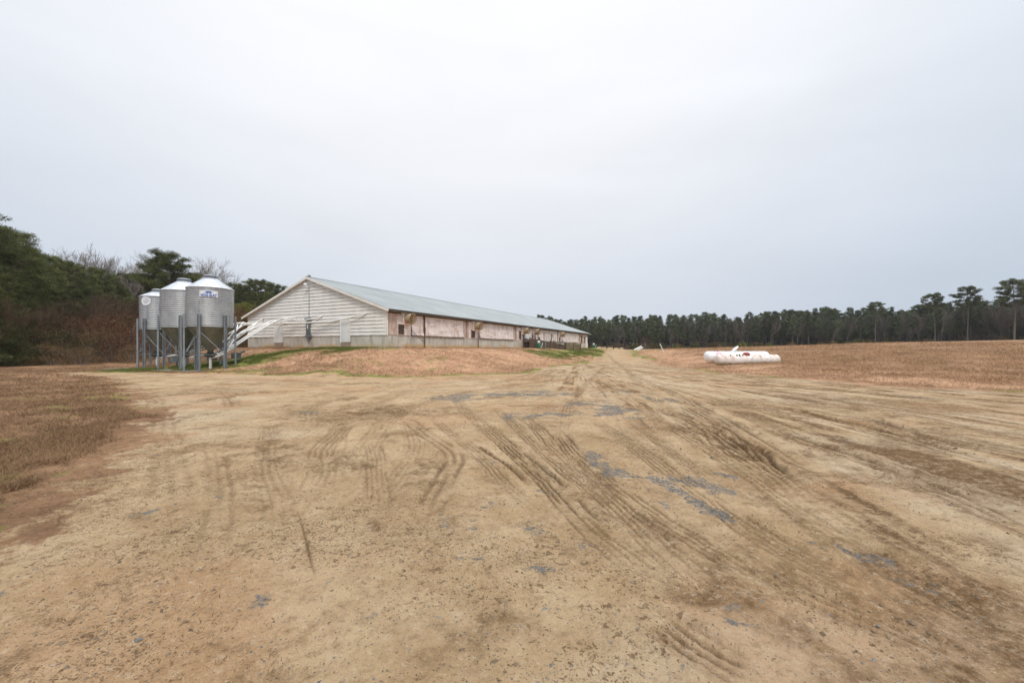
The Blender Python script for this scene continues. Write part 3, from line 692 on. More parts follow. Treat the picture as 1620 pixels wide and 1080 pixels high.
# roof: ribbed sheets on both slopes
OV, OG = .48, .32
def slope(sgn):
    mb = MB(); xs = []; x = -OG; zz = []
    while x < BL+.3:
        xs += [x, x+.12, x+.15, x+.19, x+.22]; zz += [0, 0, .028, .028, 0]; x += .3
    yE = -OV if sgn < 0 else BW+OV; zE = EH - OV*RISE/(BW/2) + .06; zR = EH+RISE+.06
    vs = []
    for i, (a, b) in enumerate(zip(xs, zz)):
        for t in (0, .25, .5, .75, 1):
            sg = .012*math.sin(a*.9+t*5)
            vs.append((a, yE+(BW/2-yE)*t, zE+(zR-zE)*t+b+(sg if 0 < t < 1 else 0)))
    fs = [(i*5+j, (i+1)*5+j, (i+1)*5+j+1, i*5+j+1) for i in range(len(xs)-1) for j in range(4)]
    mb.add(vs, fs)
    mb.add([(-OG+.01, yE, zE-.04), (BL+.28, yE, zE-.04), (BL+.28, BW/2, zR-.05), (-OG+.01, BW/2, zR-.05)], [(0, 3, 2, 1)])
    return mb
rf = slope(-1).build('roof', M['roof'], barn); rf2 = slope(1).build('roof', M['roof'], barn)
mb = MB(); x0, x1 = -OG-.02, BL+.3; zr = EH+RISE+.10
mb.add([(x0,BW/2-.22,zr-.07),(x1,BW/2-.22,zr-.07),(x1,BW/2,zr+.035),(x0,BW/2,zr+.035),(x0,BW/2+.22,zr-.07),(x1,BW/2+.22,zr-.07),(x0,BW/2,zr-.06),(x1,BW/2,zr-.06)],
 [(0,1,2,3),(3,2,5,4),(0,3,6),(3,4,6),(0,6,7,1),(4,5,7,6)]); mb.build('ridge_cap', M['roof'], rf)
mb = MB()                                 # rake boards on the near gable
zE = EH - OV*RISE/(BW/2)
for yE in (-OV-.02, BW+OV+.02):
    a = np.array((-OG-.035, yE, zE-.07)); b = np.array((-OG-.035, BW/2, EH+RISE-.07+.02))
    mb.beam(a, b, .045, .19, (0, 0, 1))
mb.build('rake_board', M['trim'], barn)
mb = MB()
for yE in (-OV-.02, BW+OV+.02):
    mb.beam((BL+.33, yE, zE-.07), (BL+.33, BW/2, EH+RISE-.05), .045, .24)
mb.build('rake_board', M['trim'], barn)
mb = MB(); mb.add([(-OG,-OV+.03,zE-.02),(-OG,BW/2,EH+RISE-.02),(0.0,BW/2,EH+RISE-.02),(0.0,-OV+.03,zE-.02)],[(0,3,2,1)]); mb.add([(-OG,BW+OV-.03,zE-.02),(-OG,BW/2,EH+RISE-.02),(0.0,BW/2,EH+RISE-.02),(0.0,BW+OV-.03,zE-.02)],[(0,1,2,3)]); mb.build('soffit', M['trim'], barn)
mb = MB(); mb.box((-.28, -OV+.02, zE-.13), (BL+.2, -OV+.06, zE-.012)); mb.build('eave_board', M['wood_dark'], barn)
mb = MB(); mb.box((.0, -.035, EH-.36), (BL-.05, .055, EH-.13)); mb.build('top_plate', M['wood_dark'], barn)
mb = MB(); mb.box((-.045, -.045, FH-.03), (.0, .40, EH-.06)); mb.box((0.0, -.045, FH-.03), (.10, 0.0, EH-.06)); mb.build('corner_board', M['trim'], barn)
# doors on the gable: px 540-554 and 435-448
def yat(px):                              # local y on the gable for a photo column
    r = (px-810)/F; return (BX - r*BY)/(UY + r*UX)*1.0
def door(px0, px1, zb, zt):
    y0, y1 = sorted((yat(px0), yat(px1)))
    d = empty('door', (0, 0, 0)); d.parent = barn
    MB().box((-.075, y0, zb), (-.03, y1, zt)).build('door_leaf', M['doorw'], d)
    mb = MB(); mb.box((-.095, y0-.07, zb), (-.02, y0, zt+.07)); mb.box((-.095, y1, zb), (-.02, y1+.07, zt+.07)); mb.box((-.095, y0, zt), (-.02, y1, zt+.07)); mb.build('door_frame', M['trim'], d)
    mb = MB(); mb.tube([(-.075, y0+.07, (zb+zt)/2-.05), (-.13, y0+.07, (zb+zt)/2-.05), (-.13, y0+.15, (zb+zt)/2-.05)], .014, 6); mb.build('handle', M['grey_box'], d)
    return y0, y1
yd0, yd1 = door(540, 554, .50, 2.50); yd2, yd3 = door(435, 448, .50, 2.48)
M['brick'] = simple('brown_block', (.38, .28, .20), (.28, .21, .16), 6, .9)
for a_, c_ in ((yd0, yd1), (yd2, yd3)): MB().box((-.05, a_, .02), (-.0, c_, .50)).build('door_sill_block', M['brick'], barn)
# electrical gear, conduit and lamp
yc = yat(489.6)
mb = MB(); mb.box((-.20, yc-.22, .95), (-.05, yc+.22, 2.35)); mb.box((-.17, yc-.14, .62), (-.05, yc+.14, .95)); mb.build('meter_cabinet', M['grey_box'], barn)
mb = MB(); mb.box((-.22, yc-.42, 2.50), (-.05, yc+.42, 2.72)); mb.build('switch_box', M['grey_box'], barn)
MB().box((-.16, yc-.42, .98), (-.05, yc-.23, 1.15)).build('switch_box', M['grey_box'], barn); MB().box((-.16, yc+.23, .98), (-.05, yc+.40, 1.15)).build('switch_box', M['grey_box'], barn)
MB().box((-.215,yc-.08,1.75),(-.201,yc+.06,2.1)).build('meter_plate', M['signw'], barn)
mb = MB(); mb.tube([(-.09, yc-.05, 2.72), (-.09, yc-.05, 5.55)], .022, 6); mb.tube([(-.09, yc+.04, 2.35), (-.09, yc+.04, 2.5)], .05, 6); mb.build('conduit', M['grey_box'], barn)
l_ = empty('yard_light', (0, 0, 0)); l_.parent = barn
MB().tube([(-.04, yc-.02, 5.62), (-.35, yc-.02, 5.78)], .025, 6).build('lamp_arm', M['grey_box'], l_)
mb = MB(); mb.lathe([(.06, 5.86), (.12, 5.82), (.20, 5.72), (.19, 5.68), (.05, 5.66)], 14, (-.42, yc-.02)); mb.build('lamp_head', M['signw'], l_)
MB().box((-.12, BW/2-.1, EH+RISE+.10), (.05, BW/2+.1, EH+RISE+.24)).build('ridge_end_cap', M['grey_box'], barn)
# long side: curtains between posts
def curtain(x0, x1, z0=FH+.02, z1=EH-.37, amp=.05, seed=0):
    nx = max(6, int((x1-x0)/.12)); nz = 18; mb = MB(); vs = []
    for i in range(nx+1):
        for j in range(nz+1):
            x = x0+(x1-x0)*i/nx; z = z0+(z1-z0)*j/nz; t = j/nz
            y = -.045 - amp*(.5+.5*math.sin(z*9+math.sin(x*1.1+seed)*1.6))*(1-t)**.6*.6 - amp*.9*math.sin(x*3.3+z*2.2+seed)**2*(1-t)*.7 - .012*math.sin(x*17+z*5)
            y -= .07*math.exp(-((t-.08)/.08)**2)*abs(math.sin(x*.9+seed))
            vs.append((x, y, z))
    fs = [(i*(nz+1)+j, (i+1)*(nz+1)+j, (i+1)*(nz+1)+j+1, i*(nz+1)+j+1) for i in range(nx) for j in range(nz)]
    mb.add(vs, fs); mb.build('side_curtain', M['curtain'], barn, smooth=True)
for i, (a, b) in enumerate(((2.95, 4.55), (4.7, 11.2), (14.6, 23.4), (32.2, 36.4), (36.5, 40.6), (43.6, 53.4))): curtain(a, b, seed=i*1.9)
for x in (11.35, 12.1, 23.65, 24.3, 31.9, 41.0, 54.2): MB().box((x-.10, -.075, FH), (x+.10, -.0, EH-.37)).build('curtain_post', M['wood_red'], barn)
def board(x0, x1, mat='wood_red', z0=FH+.01, z1=EH-.37, y=-.03, name='wall_panel'): return MB().box((x0, y, z0), (x1, .05, z1)).build(name, M[mat], barn)
board(.16, 1.15); board(1.15, 2.85, 'curtain', y=-.05); board(12.3, 14.5, 'curtain', y=-.045); board(24.45, 31.7, 'curtain', y=-.04); board(41.2, 43.5, 'curtain', y=-.04); board(54.4, 58.5)
mb = MB(); mb.box((2.95, -.115, FH-.02), (11.2, -.01, FH+.045)); mb.box((14.6, -.115, FH-.02), (23.5, -.01, FH+.045)); mb.box((32.2,-.1,FH-.02),(53.4,-.01,FH+.03)); mb.build('curtain_rod', M['wood_dark'], barn)
# dark openings beneath / beside the fans
def opening(x0, x1, z0, z1):
    w = MB().box((x0, -.062, z0), (x1, -.045, z1)).build('window', M['dark'], barn)
    f = MB(); t = .05
    f.box((x0-t, -.085, z0-t), (x0, -.03, z1+t)); f.box((x1, -.085, z0-t), (x1+t, -.03, z1+t)); f.box((x0, -.085, z1), (x1, -.03, z1+t)); f.box((x0, -.085, z0-t), (x1, -.03, z0)); f.build('window_frame', M['wood_red'], w)
for (a, b, c, d) in ((1.25, 1.95, FH+.08, FH+.92), (12.75, 13.55, FH+.06, FH+.95), (25.1, 25.8, FH+.2, EH-.9), (29.6, 30.1, FH+.2, FH+1.1), (41.6, 42.1, FH+.15, FH+.9), (55.0, 55.9, FH-.0, EH-.6), (57.2, 57.9, FH+.1, EH-.9), (35.2, 35.4, FH+.3, EH-.8), (38.3, 38.6, FH+.3, EH-.8), (42.3,42.7,EH-.8,EH-.45)): opening(a, b, c, d)
d = empty('door', (0, 0, 0)); d.parent = barn
MB().box((58.75, -.07, .15), (59.75, -.02, 2.35)).build('door_leaf', M['doorw'], d)
mb = MB(); mb.box((58.68,-.085,.15),(58.75,-.0,2.42)); mb.box((59.75,-.085,.15),(59.82,-.0,2.42)); mb.box((58.75,-.085,2.35),(59.75,-.0,2.42)); mb.build('door_frame', M['trim'], d)
d = empty('door', (0, 0, 0)); d.parent = barn
MB().box((27.0, -.09, FH-.1), (28.9, -.05, EH-.75)).build('door_leaf', M['doorw'], d)
def fan(x, z, r=.44, ln=.85, rt=0.0):
    f = empty('exhaust_fan', (x, -.05, z)); f.parent = barn
    mb = MB(); s = r+.07; mb.box((-s, -.18, -s), (s, 0, s)); mb.build('fan_housing', M['curtain'], f)
    mb = MB(); n = 28; vs = []; pr = [(r*.93, -.18), (r*.93, -ln), (r, -ln-.04), (r*.9, -ln-.04), (r*.84, -.2)]
    pr = [(r*.86, -.18), (r*.9, -ln*.5), (r*1.02, -ln), (r*1.06, -ln-.03), (r*.98, -ln-.02), (r*.84, -ln*.5), (r*.78, -.19)]
    for (a, y) in pr:
        for k in range(n): t = 2*math.pi*k/n; vs.append((a*math.cos(t), y, a*math.sin(t)))
    mb.add(vs, [(i*n+k, (i+1)*n+k, (i+1)*n+(k+1) % n, i*n+(k+1) % n) for i in range(len(pr)-1) for k in range(n)]); mb.build('fan_cone', M['fan'], f, smooth=True)
    mb = MB(); vs = [(.77*r*math.cos(2*math.pi*k/n), -.19, .77*r*math.sin(2*math.pi*k/n)) for k in range(n)]; mb.add(vs, [tuple(range(n))])
    for k in range(5):
        t = 2*math.pi*k/5+.3; c, s_ = math.cos(t), math.sin(t); a = np.array((c, 0, s_)); p = np.array((-s_, 0, c))
        q = [a*.1*r-p*.05, a*.72*r-p*.1+np.array((0, -.05, 0)), a*.72*r+p*.12+np.array((0, .05, 0)), a*.1*r+p*.05]; mb.add([tuple(v+np.array((0, -.30, 0))) for v in q], [(0, 1, 2, 3)])
    mb.build('fan_blades', M['wood_dark'], f)
    mb = MB()
    for q in (.3, .55, .8, 1.0):
        pts = [(q*r*math.cos(2*math.pi*k/20), -ln-.035, q*r*math.sin(2*math.pi*k/20)) for k in range(21)]; mb.tube(pts, .008, 4, False)
    for k in range(8): t = math.pi*k/8; mb.tube([(-r*math.cos(t), -ln-.03, -r*math.sin(t)), (r*math.cos(t), -ln-.03, r*math.sin(t))], .007, 4)
    mb.build('fan_guard', M['fan'], f)
for x in (2.15, 13.45, 26.5, 30.4, 42.0): fan(x, 2.48 if x < 5 else 2.42)
# rusty downpipes
mb = MB(); mb.tube([(4.62, -.16, .02), (4.62, -.16, EH-.12)], .05, 7); mb.tube([(4.62, -.17, 1.45), (4.62, -.17, 1.85)], .09, 7); mb.tube([(4.62,-.16,FH),(4.62,-.02,FH)],.04,6); mb.build('standpipe', M['rust'], barn)
mb = MB(); mb.tube([(14.1, -.16, .02), (14.1, -.16, 2.1)], .045, 7); mb.build('standpipe', M['rust'], barn)
mb = MB(); mb.tube([(34.3, -.14, .9), (34.3, -.14, 2.5)], .05, 6); mb.build('standpipe', M['rust'], barn)
mb = MB(); mb.tube([(37.6, -.14, .9), (37.6, -.14, 2.4)], .06, 6); mb.build('standpipe', M['rust'], barn)

def bl2w(x, y, z=0): return (BX+UX*x-UY*y, BY+UY*x+UX*y, BZ+z)
rod = MB(); rod.tube([bl2w(2.8, -.22, 1.50), bl2w(3.7, -.75, .55)], .025, 6)
tag(rod.build('metal_rod', M['rust']), 'thin dark rod leaning on the barn side below the nearest fan', 'rod')

# ------------------------------------------------------------------ loading ramp beside the barn
ramp_o = empty('loading_ramp', (BX, BY, BZ), math.atan2(UY, UX), 'dark wooden loading ramp with plank sides and posts along the barn', 'ramp')
ra, rb_ = np.array((26.2, -.75)), np.array((33.0, -3.6)); rd = (rb_-ra)/np.linalg.norm(rb_-ra); rn = np.array((rd[1], -rd[0]))
def rp(t, off, z): q = ra+(rb_-ra)*t+rn*off; return (float(q[0]), float(q[1]), z)
def dz_(t): return .95-1.30*t
mb = MB(); mb.beam(rp(0, 0, .9), rp(1, 0, -.38), 1.0, .07); mb.build('deck', M['wood_dark'], ramp_o)
for off in (.55, -.55):
    mb = MB()
    for k in range(12):
        a = 1.30-k*.19; b_ = .40-k*.135
        mb.beam(rp(0, off, a), rp(1, off, b_), .035, .165)
    mb.build('side_panel', M['wood_dark'], ramp_o)
for i, t in enumerate((0, .14, .28, .42, .56, .70, .84, .98)):
    x, y, z = rp(t, .62, 0); MB().box((x-.06, y-.06, -1.3), (x+.06, y+.06, 1.48-.95*t+(.25 if i % 3 == 1 else 0))).build('post', M['leg'] if i == 3 else M['wood_dark'], ramp_o)
    if i % 3 == 0: x, y, z = rp(t, -.62, 0); MB().box((x-.06, y-.06, -1.3), (x+.06, y+.06, 2.0-.95*t)).build('post', M['wood_dark'], ramp_o)
e0, e1 = rp(1, .6, 0), (35.6, -5.6, 0); mb = MB()
for k in range(8): mb.beam((e0[0], e0[1], .62-k*.21), (e1[0], e1[1], .50-k*.21), .035, .19)
for k in range(8): mb.beam((e1[0], e1[1], .50-k*.21), (38.2, -4.0, .50-k*.21), .035, .19)
mb.build('pen_panel', simple('brown_weathered_planks', (.13, .095, .055), (.21, .16, .095), 3, .85), ramp_o)
for p in ((e0[0]+.05, e0[1]-.08), (34.3, -4.95), (e1[0], e1[1]-.08), (38.2, -4.1)):
    MB().box((p[0]-.06, p[1]-.06, -1.6), (p[0]+.06, p[1]+.06, .80)).build('post', M['wood_dark'], ramp_o)

def hg(x, y): return float(H(x, y))
def drum(x, y, label, s=1.0):
    d = empty('capped_barrel', (x, y, hg(x, y)-.02), 0, label, 'barrel'); d.scale = (s, s, s)
    mb = MB(); mb.lathe([(.24, 0), (.27, .04), (.26, .3), (.27, .34), (.26, .62), (.2, .72), (.12, .76)], 18); mb.build('barrel_body', M['green_p'], d, smooth=True)
    mb = MB(); mb.lathe([(.10, .74), (.17, .78), (.19, .88), (.16, .98), (.08, 1.04), (.01, 1.05)], 14); mb.build('cap', M['signw'], d, smooth=True)
    MB().tube([(.26, 0, .1), (.42, .05, .35), (.5, .1, .8)], .03, 6).build('hose', M['pipe_white'], d)
p = bl2w(26.6, -2.4); drum(p[0], p[1], 'green barrel with round white cap at the near end of the loading ramp', 1.05)
p = bl2w(63.0, -.6); drum(p[0], p[1], 'green barrel with white cap standing beyond the far barn corner', 1.1)

# ------------------------------------------------------------------ feed bins
def bin_(loc, r, zlow, zeave, ztop, label, nleg, leg0, seed):
    b = empty('feed_bin', loc, 0, label, 'feed bin', 'galvanised feed bins beside the barn')
    ns = 72; nrib = int((zeave-zlow)/.145); prof = []
    for i in range(nrib*6+1):
        t = i/(nrib*6); prof.append((r+.036*math.cos(2*math.pi*nrib*t), zlow+(zeave-zlow)*t))
    mb = MB(); mb.lathe(prof, ns, cap=False); body = mb.build('bin_body', M['galv'], b, smooth=True)
    mb = MB()                              # lap seams
    for q in range(3):
        z0 = zlow+(zeave-zlow)*q/3; z1 = z0+(zeave-zlow)/3
        for k in range(3):
            t = 2*math.pi*(k/3)+q*.7+seed; c, s = math.cos(t), math.sin(t)
            MB().beam(((r+.02)*c, (r+.02)*s, z0+.02), ((r+.02)*c, (r+.02)*s, z1-.02), .035, .012, (c, s, 0)).build('lap_seam', M['leg'], body)
    rt = .36*r/1.4+.02; mb = MB(); mb.lathe([(r+.05, zeave-.03), (r+.06, zeave), (rt, ztop)], 48)
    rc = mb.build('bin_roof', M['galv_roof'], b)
    mb = MB()
    for k in range(12):
        t = 2*math.pi*k/12+.1; c, s = math.cos(t), math.sin(t); mb.beam(((r+.05)*c, (r+.05)*s, zeave+.012), (rt*c, rt*s, ztop+.012), .035, .022)
    mb.build('roof_rib', M['galv_roof'], rc)
    mb = MB(); mb.lathe([(rt, ztop-.02), (rt, ztop+.07), (rt+.06, ztop+.09), (rt+.07, ztop+.15), (rt-.03, ztop+.22), (.10, ztop+.26), (.02, ztop+.27)], 24); mb.build('lid', M['leg'], b)
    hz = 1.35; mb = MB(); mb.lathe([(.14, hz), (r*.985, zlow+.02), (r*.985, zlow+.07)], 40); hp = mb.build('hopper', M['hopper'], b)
    mb = MB()
    for k in range(10):
        t = 2*math.pi*k/10; c, s = math.cos(t), math.sin(t); mb.beam((.15*c, .15*s, hz+.01), (r*.99*c, r*.99*s, zlow+.03), .03, .02)
    mb.build('hopper_seam', M['hopper'], hp)
    mb = MB(); mb.lathe([(.15, hz-.42), (.20, hz-.40), (.22, hz-.12), (.16, hz+.03)], 16); mb.box((-.3, -.2, hz-.38), (.3, .2, hz-.16)); mb.build('boot', M['black'], b)
    MB().box((-.06, -.06, 0), (.06, .06, hz-.4)).build('boot_post', M['trim'], b)
    va = math.atan2(-loc[1], -loc[0])     # towards the yard
    A = []
    for k in range(nleg):
        a = va + R(leg0) + 2*math.pi*k/nleg; A.append(a); c, s = math.cos(a), math.sin(a); R0 = r+.06
        mb = MB(); T_ = np.array((-s, c)); O = np.array((c, s))*R0; w, dp, th_ = .085, .10, .014
        def chan(o1, o2):
            P0 = O+T_*o1[0]+np.array((c, s))*o1[1]; P1 = O+T_*o2[0]+np.array((c, s))*o2[1]
            mb.beam((P0[0]/2+P1[0]/2, P0[1]/2+P1[1]/2, 0.02), (P0[0]/2+P1[0]/2, P0[1]/2+P1[1]/2, zlow+.85), max(abs(o1[1]-o2[1]), th_), max(abs(o1[0]-o2[0]), th_), (T_[0], T_[1], 0))
        chan((-w, 0), (w, 0)); chan((-w, 0), (-w, dp)); chan((w, 0), (w, dp))
        mb.box((O[0]-.13, O[1]-.13, 0), (O[0]+.13, O[1]+.13, .02)); mb.build('leg', M['leg'], b)
    for k in range(nleg):
        a, c2 = A[k], A[(k+1) % nleg]; q = r+.04
        if (k+seed) % 2 == 0: z0, z1 = 1.15, 2.75
        else: z0, z1 = 2.75, 1.15
        mb = MB(); mb.beam((q*math.cos(a), q*math.sin(a), z0), (q*math.cos(c2), q*math.sin(c2), z1), .03, .05)
        mb.build('brace', M['leg'], b)
        MB().beam((q*math.cos(a), q*math.sin(a), 1.12), (q*math.cos(c2), q*math.sin(c2), 1.12), .03, .035).build('brace', M['leg'], b)
    a = va+R(150); c, s = math.cos(a), math.sin(a); mb = MB(); T_ = np.array((-s, c)); O = np.array((c, s))*(r+.16)
    for sg in (-.18, .18): mb.tube([(O[0]+T_[0]*sg, O[1]+T_[1]*sg, 1.2), (O[0]+T_[0]*sg, O[1]+T_[1]*sg, zeave+.1)], .015, 5)
    z = 1.3
    while z < zeave: mb.tube([(O[0]-T_[0]*.18, O[1]-T_[1]*.18, z), (O[0]+T_[0]*.18, O[1]+T_[1]*.18, z)], .011, 4); z += .3
    mb.build('ladder', M['leg'], b)
    return b, va
S1 = (-21.96, 29.0, .04); S2 = (-25.04, 30.4, .04); S3 = (-29.4, 33.0, .0)
b1, va1 = bin_(S1, 1.395, 3.10, 5.86, 6.66, 'near galvanised feed bin with the white and blue sign', 6, 35, 0)
b2, va2 = bin_(S2, 1.395, 3.12, 5.86, 6.66, 'middle galvanised feed bin with a plain ribbed body', 4, 82, 1)
b3, va3 = bin_(S3, 1.10, 3.15, 5.82, 6.28, 'narrow darker feed bin with a white disc, farthest left of the three', 6, 20, 0)
# sign on the near bin: white plate with blue lettering and emblem, wrapped on the cylinder
def wrap(pts, va, r, z0, c0=0.0):         # u to the viewer's right, w up
    return [((r+d)*math.cos(va+(u-c0)/r), (r+d)*math.sin(va+(u-c0)/r), z0+w) for (u, w, d) in pts]
def plate(parent, va, r, u0, u1, z0, z1, name, mat, off=.03):
    mb = MB(); n = 16; vs = []
    for i in range(n+1):
        u = u0+(u1-u0)*i/n; vs += [(u, z0, 0), (u, z1, 0), (u, z1, off-.014), (u, z0, off-.014)]
    vs = wrap(vs, va, r+.040, 0)
    fs = [(i*4+j, (i+1)*4+j, (i+1)*4+(j+1) % 4, i*4+(j+1) % 4) for i in range(n) for j in range(4)] + [(0, 1, 2, 3), (n*4+3, n*4+2, n*4+1, n*4)]
    mb.add(vs, fs); return mb.build(name, mat, parent)
sign = plate(b1, va1, 1.395, -.62, .42, 5.16, 5.58, 'sign', M['signw'])
cu = bpy.data.curves.new('lettering', 'FONT'); cu.body = 'HOG SLAT'; cu.size = .235; cu.align_x = 'CENTER'; cu.offset = .009; cu.extrude = 0.0; cu.resolution_u = 3
to = bpy.data.objects.new('lettering_src', cu); col.objects.link(to)
dg = bpy.context.evaluated_depsgraph_get(); tm = bpy.data.meshes.new_from_object(to.evaluated_get(dg)); bpy.data.objects.remove(to); bpy.data.curves.remove(cu)
co = [(v.co.x*.80-.10, v.co.y+5.19, .026) for v in tm.vertices]
for v, w in zip(tm.vertices, wrap(co, va1, 1.395+.040, 0)): v.co = w
tm.materials.clear(); tm.materials.append(M['blue']); lt_ = bpy.data.objects.new('lettering', tm); col.objects.link(lt_); lt_.parent = sign
hog = [(-.20,.0),(-.17,.05),(-.10,.085),(0,.095),(.10,.085),(.145,.055),(.19,.045),(.195,.015),(.15,.0),(.135,-.02),(.13,-.065),(.09,-.065),(.085,-.025),(-.05,-.025),(-.06,-.065),(-.10,-.065),(-.11,-.02),(-.17,-.02)]
mb = MB(); mb.add(wrap([(u-.10, w+5.455, .027) for u, w in hog], va1, 1.395+.040, 0), [tuple(range(len(hog)))]); mb.build('emblem', M['blue'], sign)
mb = MB(); vs = wrap([(-.72+.36*math.cos(2*math.pi*k/24), 5.42+.36*math.sin(2*math.pi*k/24), .045) for k in range(24)], va3, 1.1, 0); mb.add(vs, [tuple(range(24))]); mb.build('disc_sign', M['signw'], b3)
slab = MB(); slab.box((-31.0, -.0, -.12), (-26.6, 3.2, .0)); slab = MB(); slab.box((-2.2, -2.0, -.25), (9.2, 2.2, .035))
so_ = slab.build('concrete_slab', simple('dirty_concrete', (.20, .19, .15), (.30, .28, .23), 2, .9)); so_.location = (-29.4, 31.9, .0); so_.rotation_euler = (0, 0, R(-20)); tag(so_, 'thin dirty concrete slab under the three feed bins', 'slab')

# feed pipes from the bins to the barn gable
def wallY(px): return BY + UX*yat(px)
def pipe(pts, r, label, mat='pipe_white'):
    P = [at(a, b, c) for a, b, c in pts]; P = [tuple(q) for q in spline(P, 6)]
    mb = MB(); mb.tube(P, r, 8); tag(mb.build('feed_pipe', M[mat], smooth=True), label, 'pipe', 'white feed pipes running from the bins to the barn')
pipe([(336,566,29.0),(356,558,29.5),(392,534,31.5),(430,511,33.6),(446,504,35.5),(462,503,wallY(462)-.1)], .056, 'steep white feed pipe from the near bin, lower of the close pair')
pipe([(334,563,29.1),(356,555,29.7),(392,530.5,31.8),(426,510,34),(436,507,36),(446,506,wallY(446)-.1)], .052, 'steep white feed pipe from the near bin, upper of the close pair')
pipe([(300,566,30.2),(345,556,30.6),(372,537,32),(398,519,33.5),(412,511,35),(470,511,35.6),(520,508,34.8),(550,503,33.9),(566,499,33.5),(580,495.3,wallY(580)-.12)], .054, 'longest white feed pipe, ending beside the right gable corner')
pipe([(356,546,30.8),(378,530,32.5),(404,511,35),(412,506,38),(416,505.5,wallY(416)-.1)], .056, 'short white feed pipe bending over to the left gable end')
pipe([(357,538,31),(384,526,32.5),(420,512,34.5),(452,504,36),(468,502,wallY(468)-.1)], .056, 'white feed pipe rising to the middle left of the gable')
pipe([(300,558,31.2),(352,541,32),(374,520,33),(380,512,34.5),(420,513,36.5),(500,509.5,35.4),(538,505,wallY(538)-.1)], .052, 'white feed pipe that ends at the right gable door')
pipe([(357,530,32),(376,520,33.5),(392,513,36),(430,514,37.6),(490,505,36.0),(510,499.5,wallY(510)-.1)], .056, 'white feed pipe ending just right of the grey meter cabinet')
pipe([(252,566,33),(300,556,32.2),(345,535,31.8),(365,521,32.5),(372,511.5,33.5),(398,511.5,36),(440,511.8,38.0),(455,512,wallY(455)-.1)], .056, 'thin white feed pipe from the far bins to the left gable door')
pipe([(357,556,29.4),(368,541,30.8),(381.5,525.3,32.5),(405,515,35),(433,508,37.2),(446,507,wallY(446)-.1)], .046, 'white feed pipe with a sharp bend beside the right leg of the near bin')
pipe([(358,545,30),(371,527,31.5),(383,512,33.5),(386,510,34.0),(374,511,33.6)], .042, 'short white feed pipe stub hooked back towards the near bin')
pipe([(359,551,30.5),(372,543,32),(400,527,34),(422,514,35.6),(440,509,36.6),(478,504.5,wallY(478)-.1)], .046, 'white feed pipe running low under the others to the meter cabinet')
# uprights carrying the pipes
for px, py, Y, lab in ((539,505,33.9,'slim white upright beside the right gable door'),):
    x, y, z = at(px, py, Y); mb = MB(); mb.tube([(x, y, hg(x, y)+.45), (x, y, z)], .03, 6); tag(mb.build('pipe_support', M['pipe_white']), lab, 'post')
x, y, z = at(352, 560, 29.4); mb = MB(); mb.tube([(x, y, .02), (x+.15, y, 1.0)], .03, 6); mb.tube([(x+.5, y, .02), (x+.05, y, 1.15)], .02, 6); tag(mb.build('pipe_stand', M['leg']), 'small bent metal stand under the feed pipes by the near bin', 'stand')
for i, (X, Y) in enumerate(((-26.6, 31.6), (-23.3, 30.9), (-21.2, 30.6))):
    mb = MB(); z0 = hg(X, Y); mb.box((X-.25, Y-.2, z0+.35), (X+.25, Y+.2, z0+.8)); mb.tube([(X, Y, z0+.6), (X+.75, Y-.1, z0+.95)], .07, 8); mb.tube([(X, Y, z0), (X, Y, z0+.4)], .06, 6)
    tag(mb.build('auger_motor', M['grey_box']), ['grey auger motor under the gap between the far and middle bins', 'grey auger motor behind the legs of the middle bin', 'grey auger motor behind the legs of the near bin'][i], 'motor', 'auger motors under the feed bins')

# ------------------------------------------------------------------ propane tanks
def capsule(L_, r, n=40):
    mb = MB(); prof = []
    m = 9; cap = r*.62
    xs = [(-L_/2 + cap*(1-math.cos(math.pi/2*k/m)), r*math.sin(math.pi/2*k/m)) for k in range(m+1)]
    xs += [(-L_/2+cap+(L_-2*cap)*k/12, r) for k in range(1, 12)]
    xs += [(L_/2 - cap*(1-math.cos(math.pi/2*k/m)), r*math.sin(math.pi/2*k/m)) for k in range(m, -1, -1)]
    vs = [(x, q*math.cos(2*math.pi*k/n), q*math.sin(2*math.pi*k/n)+r) for x, q in xs for k in range(n)]
    mb.add(vs, [(i*n+k, (i+1)*n+k, (i+1)*n+(k+1) % n, i*n+(k+1) % n) for i in range(len(xs)-1) for k in range(n)]); return mb
def tank(px, Y, L_, r, rot, mat, label, sink, front):
    X = (px-810)/F*Y; t = empty('propane_tank', (X, Y, hg(X, Y)-sink), R(rot), label, 'gas tank')
    capsule(L_, r).build('tank_shell', mat, t, smooth=True)
    mb = MB()
    for s in (-1, 1):
        for q in (-1, 1): mb.box((s*L_*.3-.08, q*.32-.05, -.05), (s*L_*.3+.08, q*.32+.05, .25))
    mb.build('tank_foot', M['wood_dark'], t)
    mb = MB()
    for xx in (-L_*.36, -.9, .9, L_*.36):
        pts = [(xx, (r+.004)*math.cos(2*math.pi*k/36), r+(r+.004)*math.sin(2*math.pi*k/36)) for k in range(37)]; mb.tube(pts, .008, 4, False)
    mb.build('weld_seam', mat, t, smooth=True)
    return t
tf = tank(1182, 34.0, 5.5, .46, 0.5, M['tank'], 'rust streaked white propane tank, the front one of the pair', .16, True)
tb = tank(1165, 36.3, 5.9, .50, 1.5, M['tank2'], 'cleaner white propane tank lying behind the stained one', .05, False)
mb = MB(); n = 16; vs = [(-.25+.27*math.cos(2*math.pi*k/n)*q, -.06-.0*q, 0) for q in (1,) for k in range(n)]
mb = MB(); mb.lathe([(.27, .84), (.29, .90), (.27, 1.0), (.17, 1.09), (.02, 1.12)], 18, (-.1, -.05)); mb.build('valve_dome', M['red'], tf, smooth=True)
mb = MB()
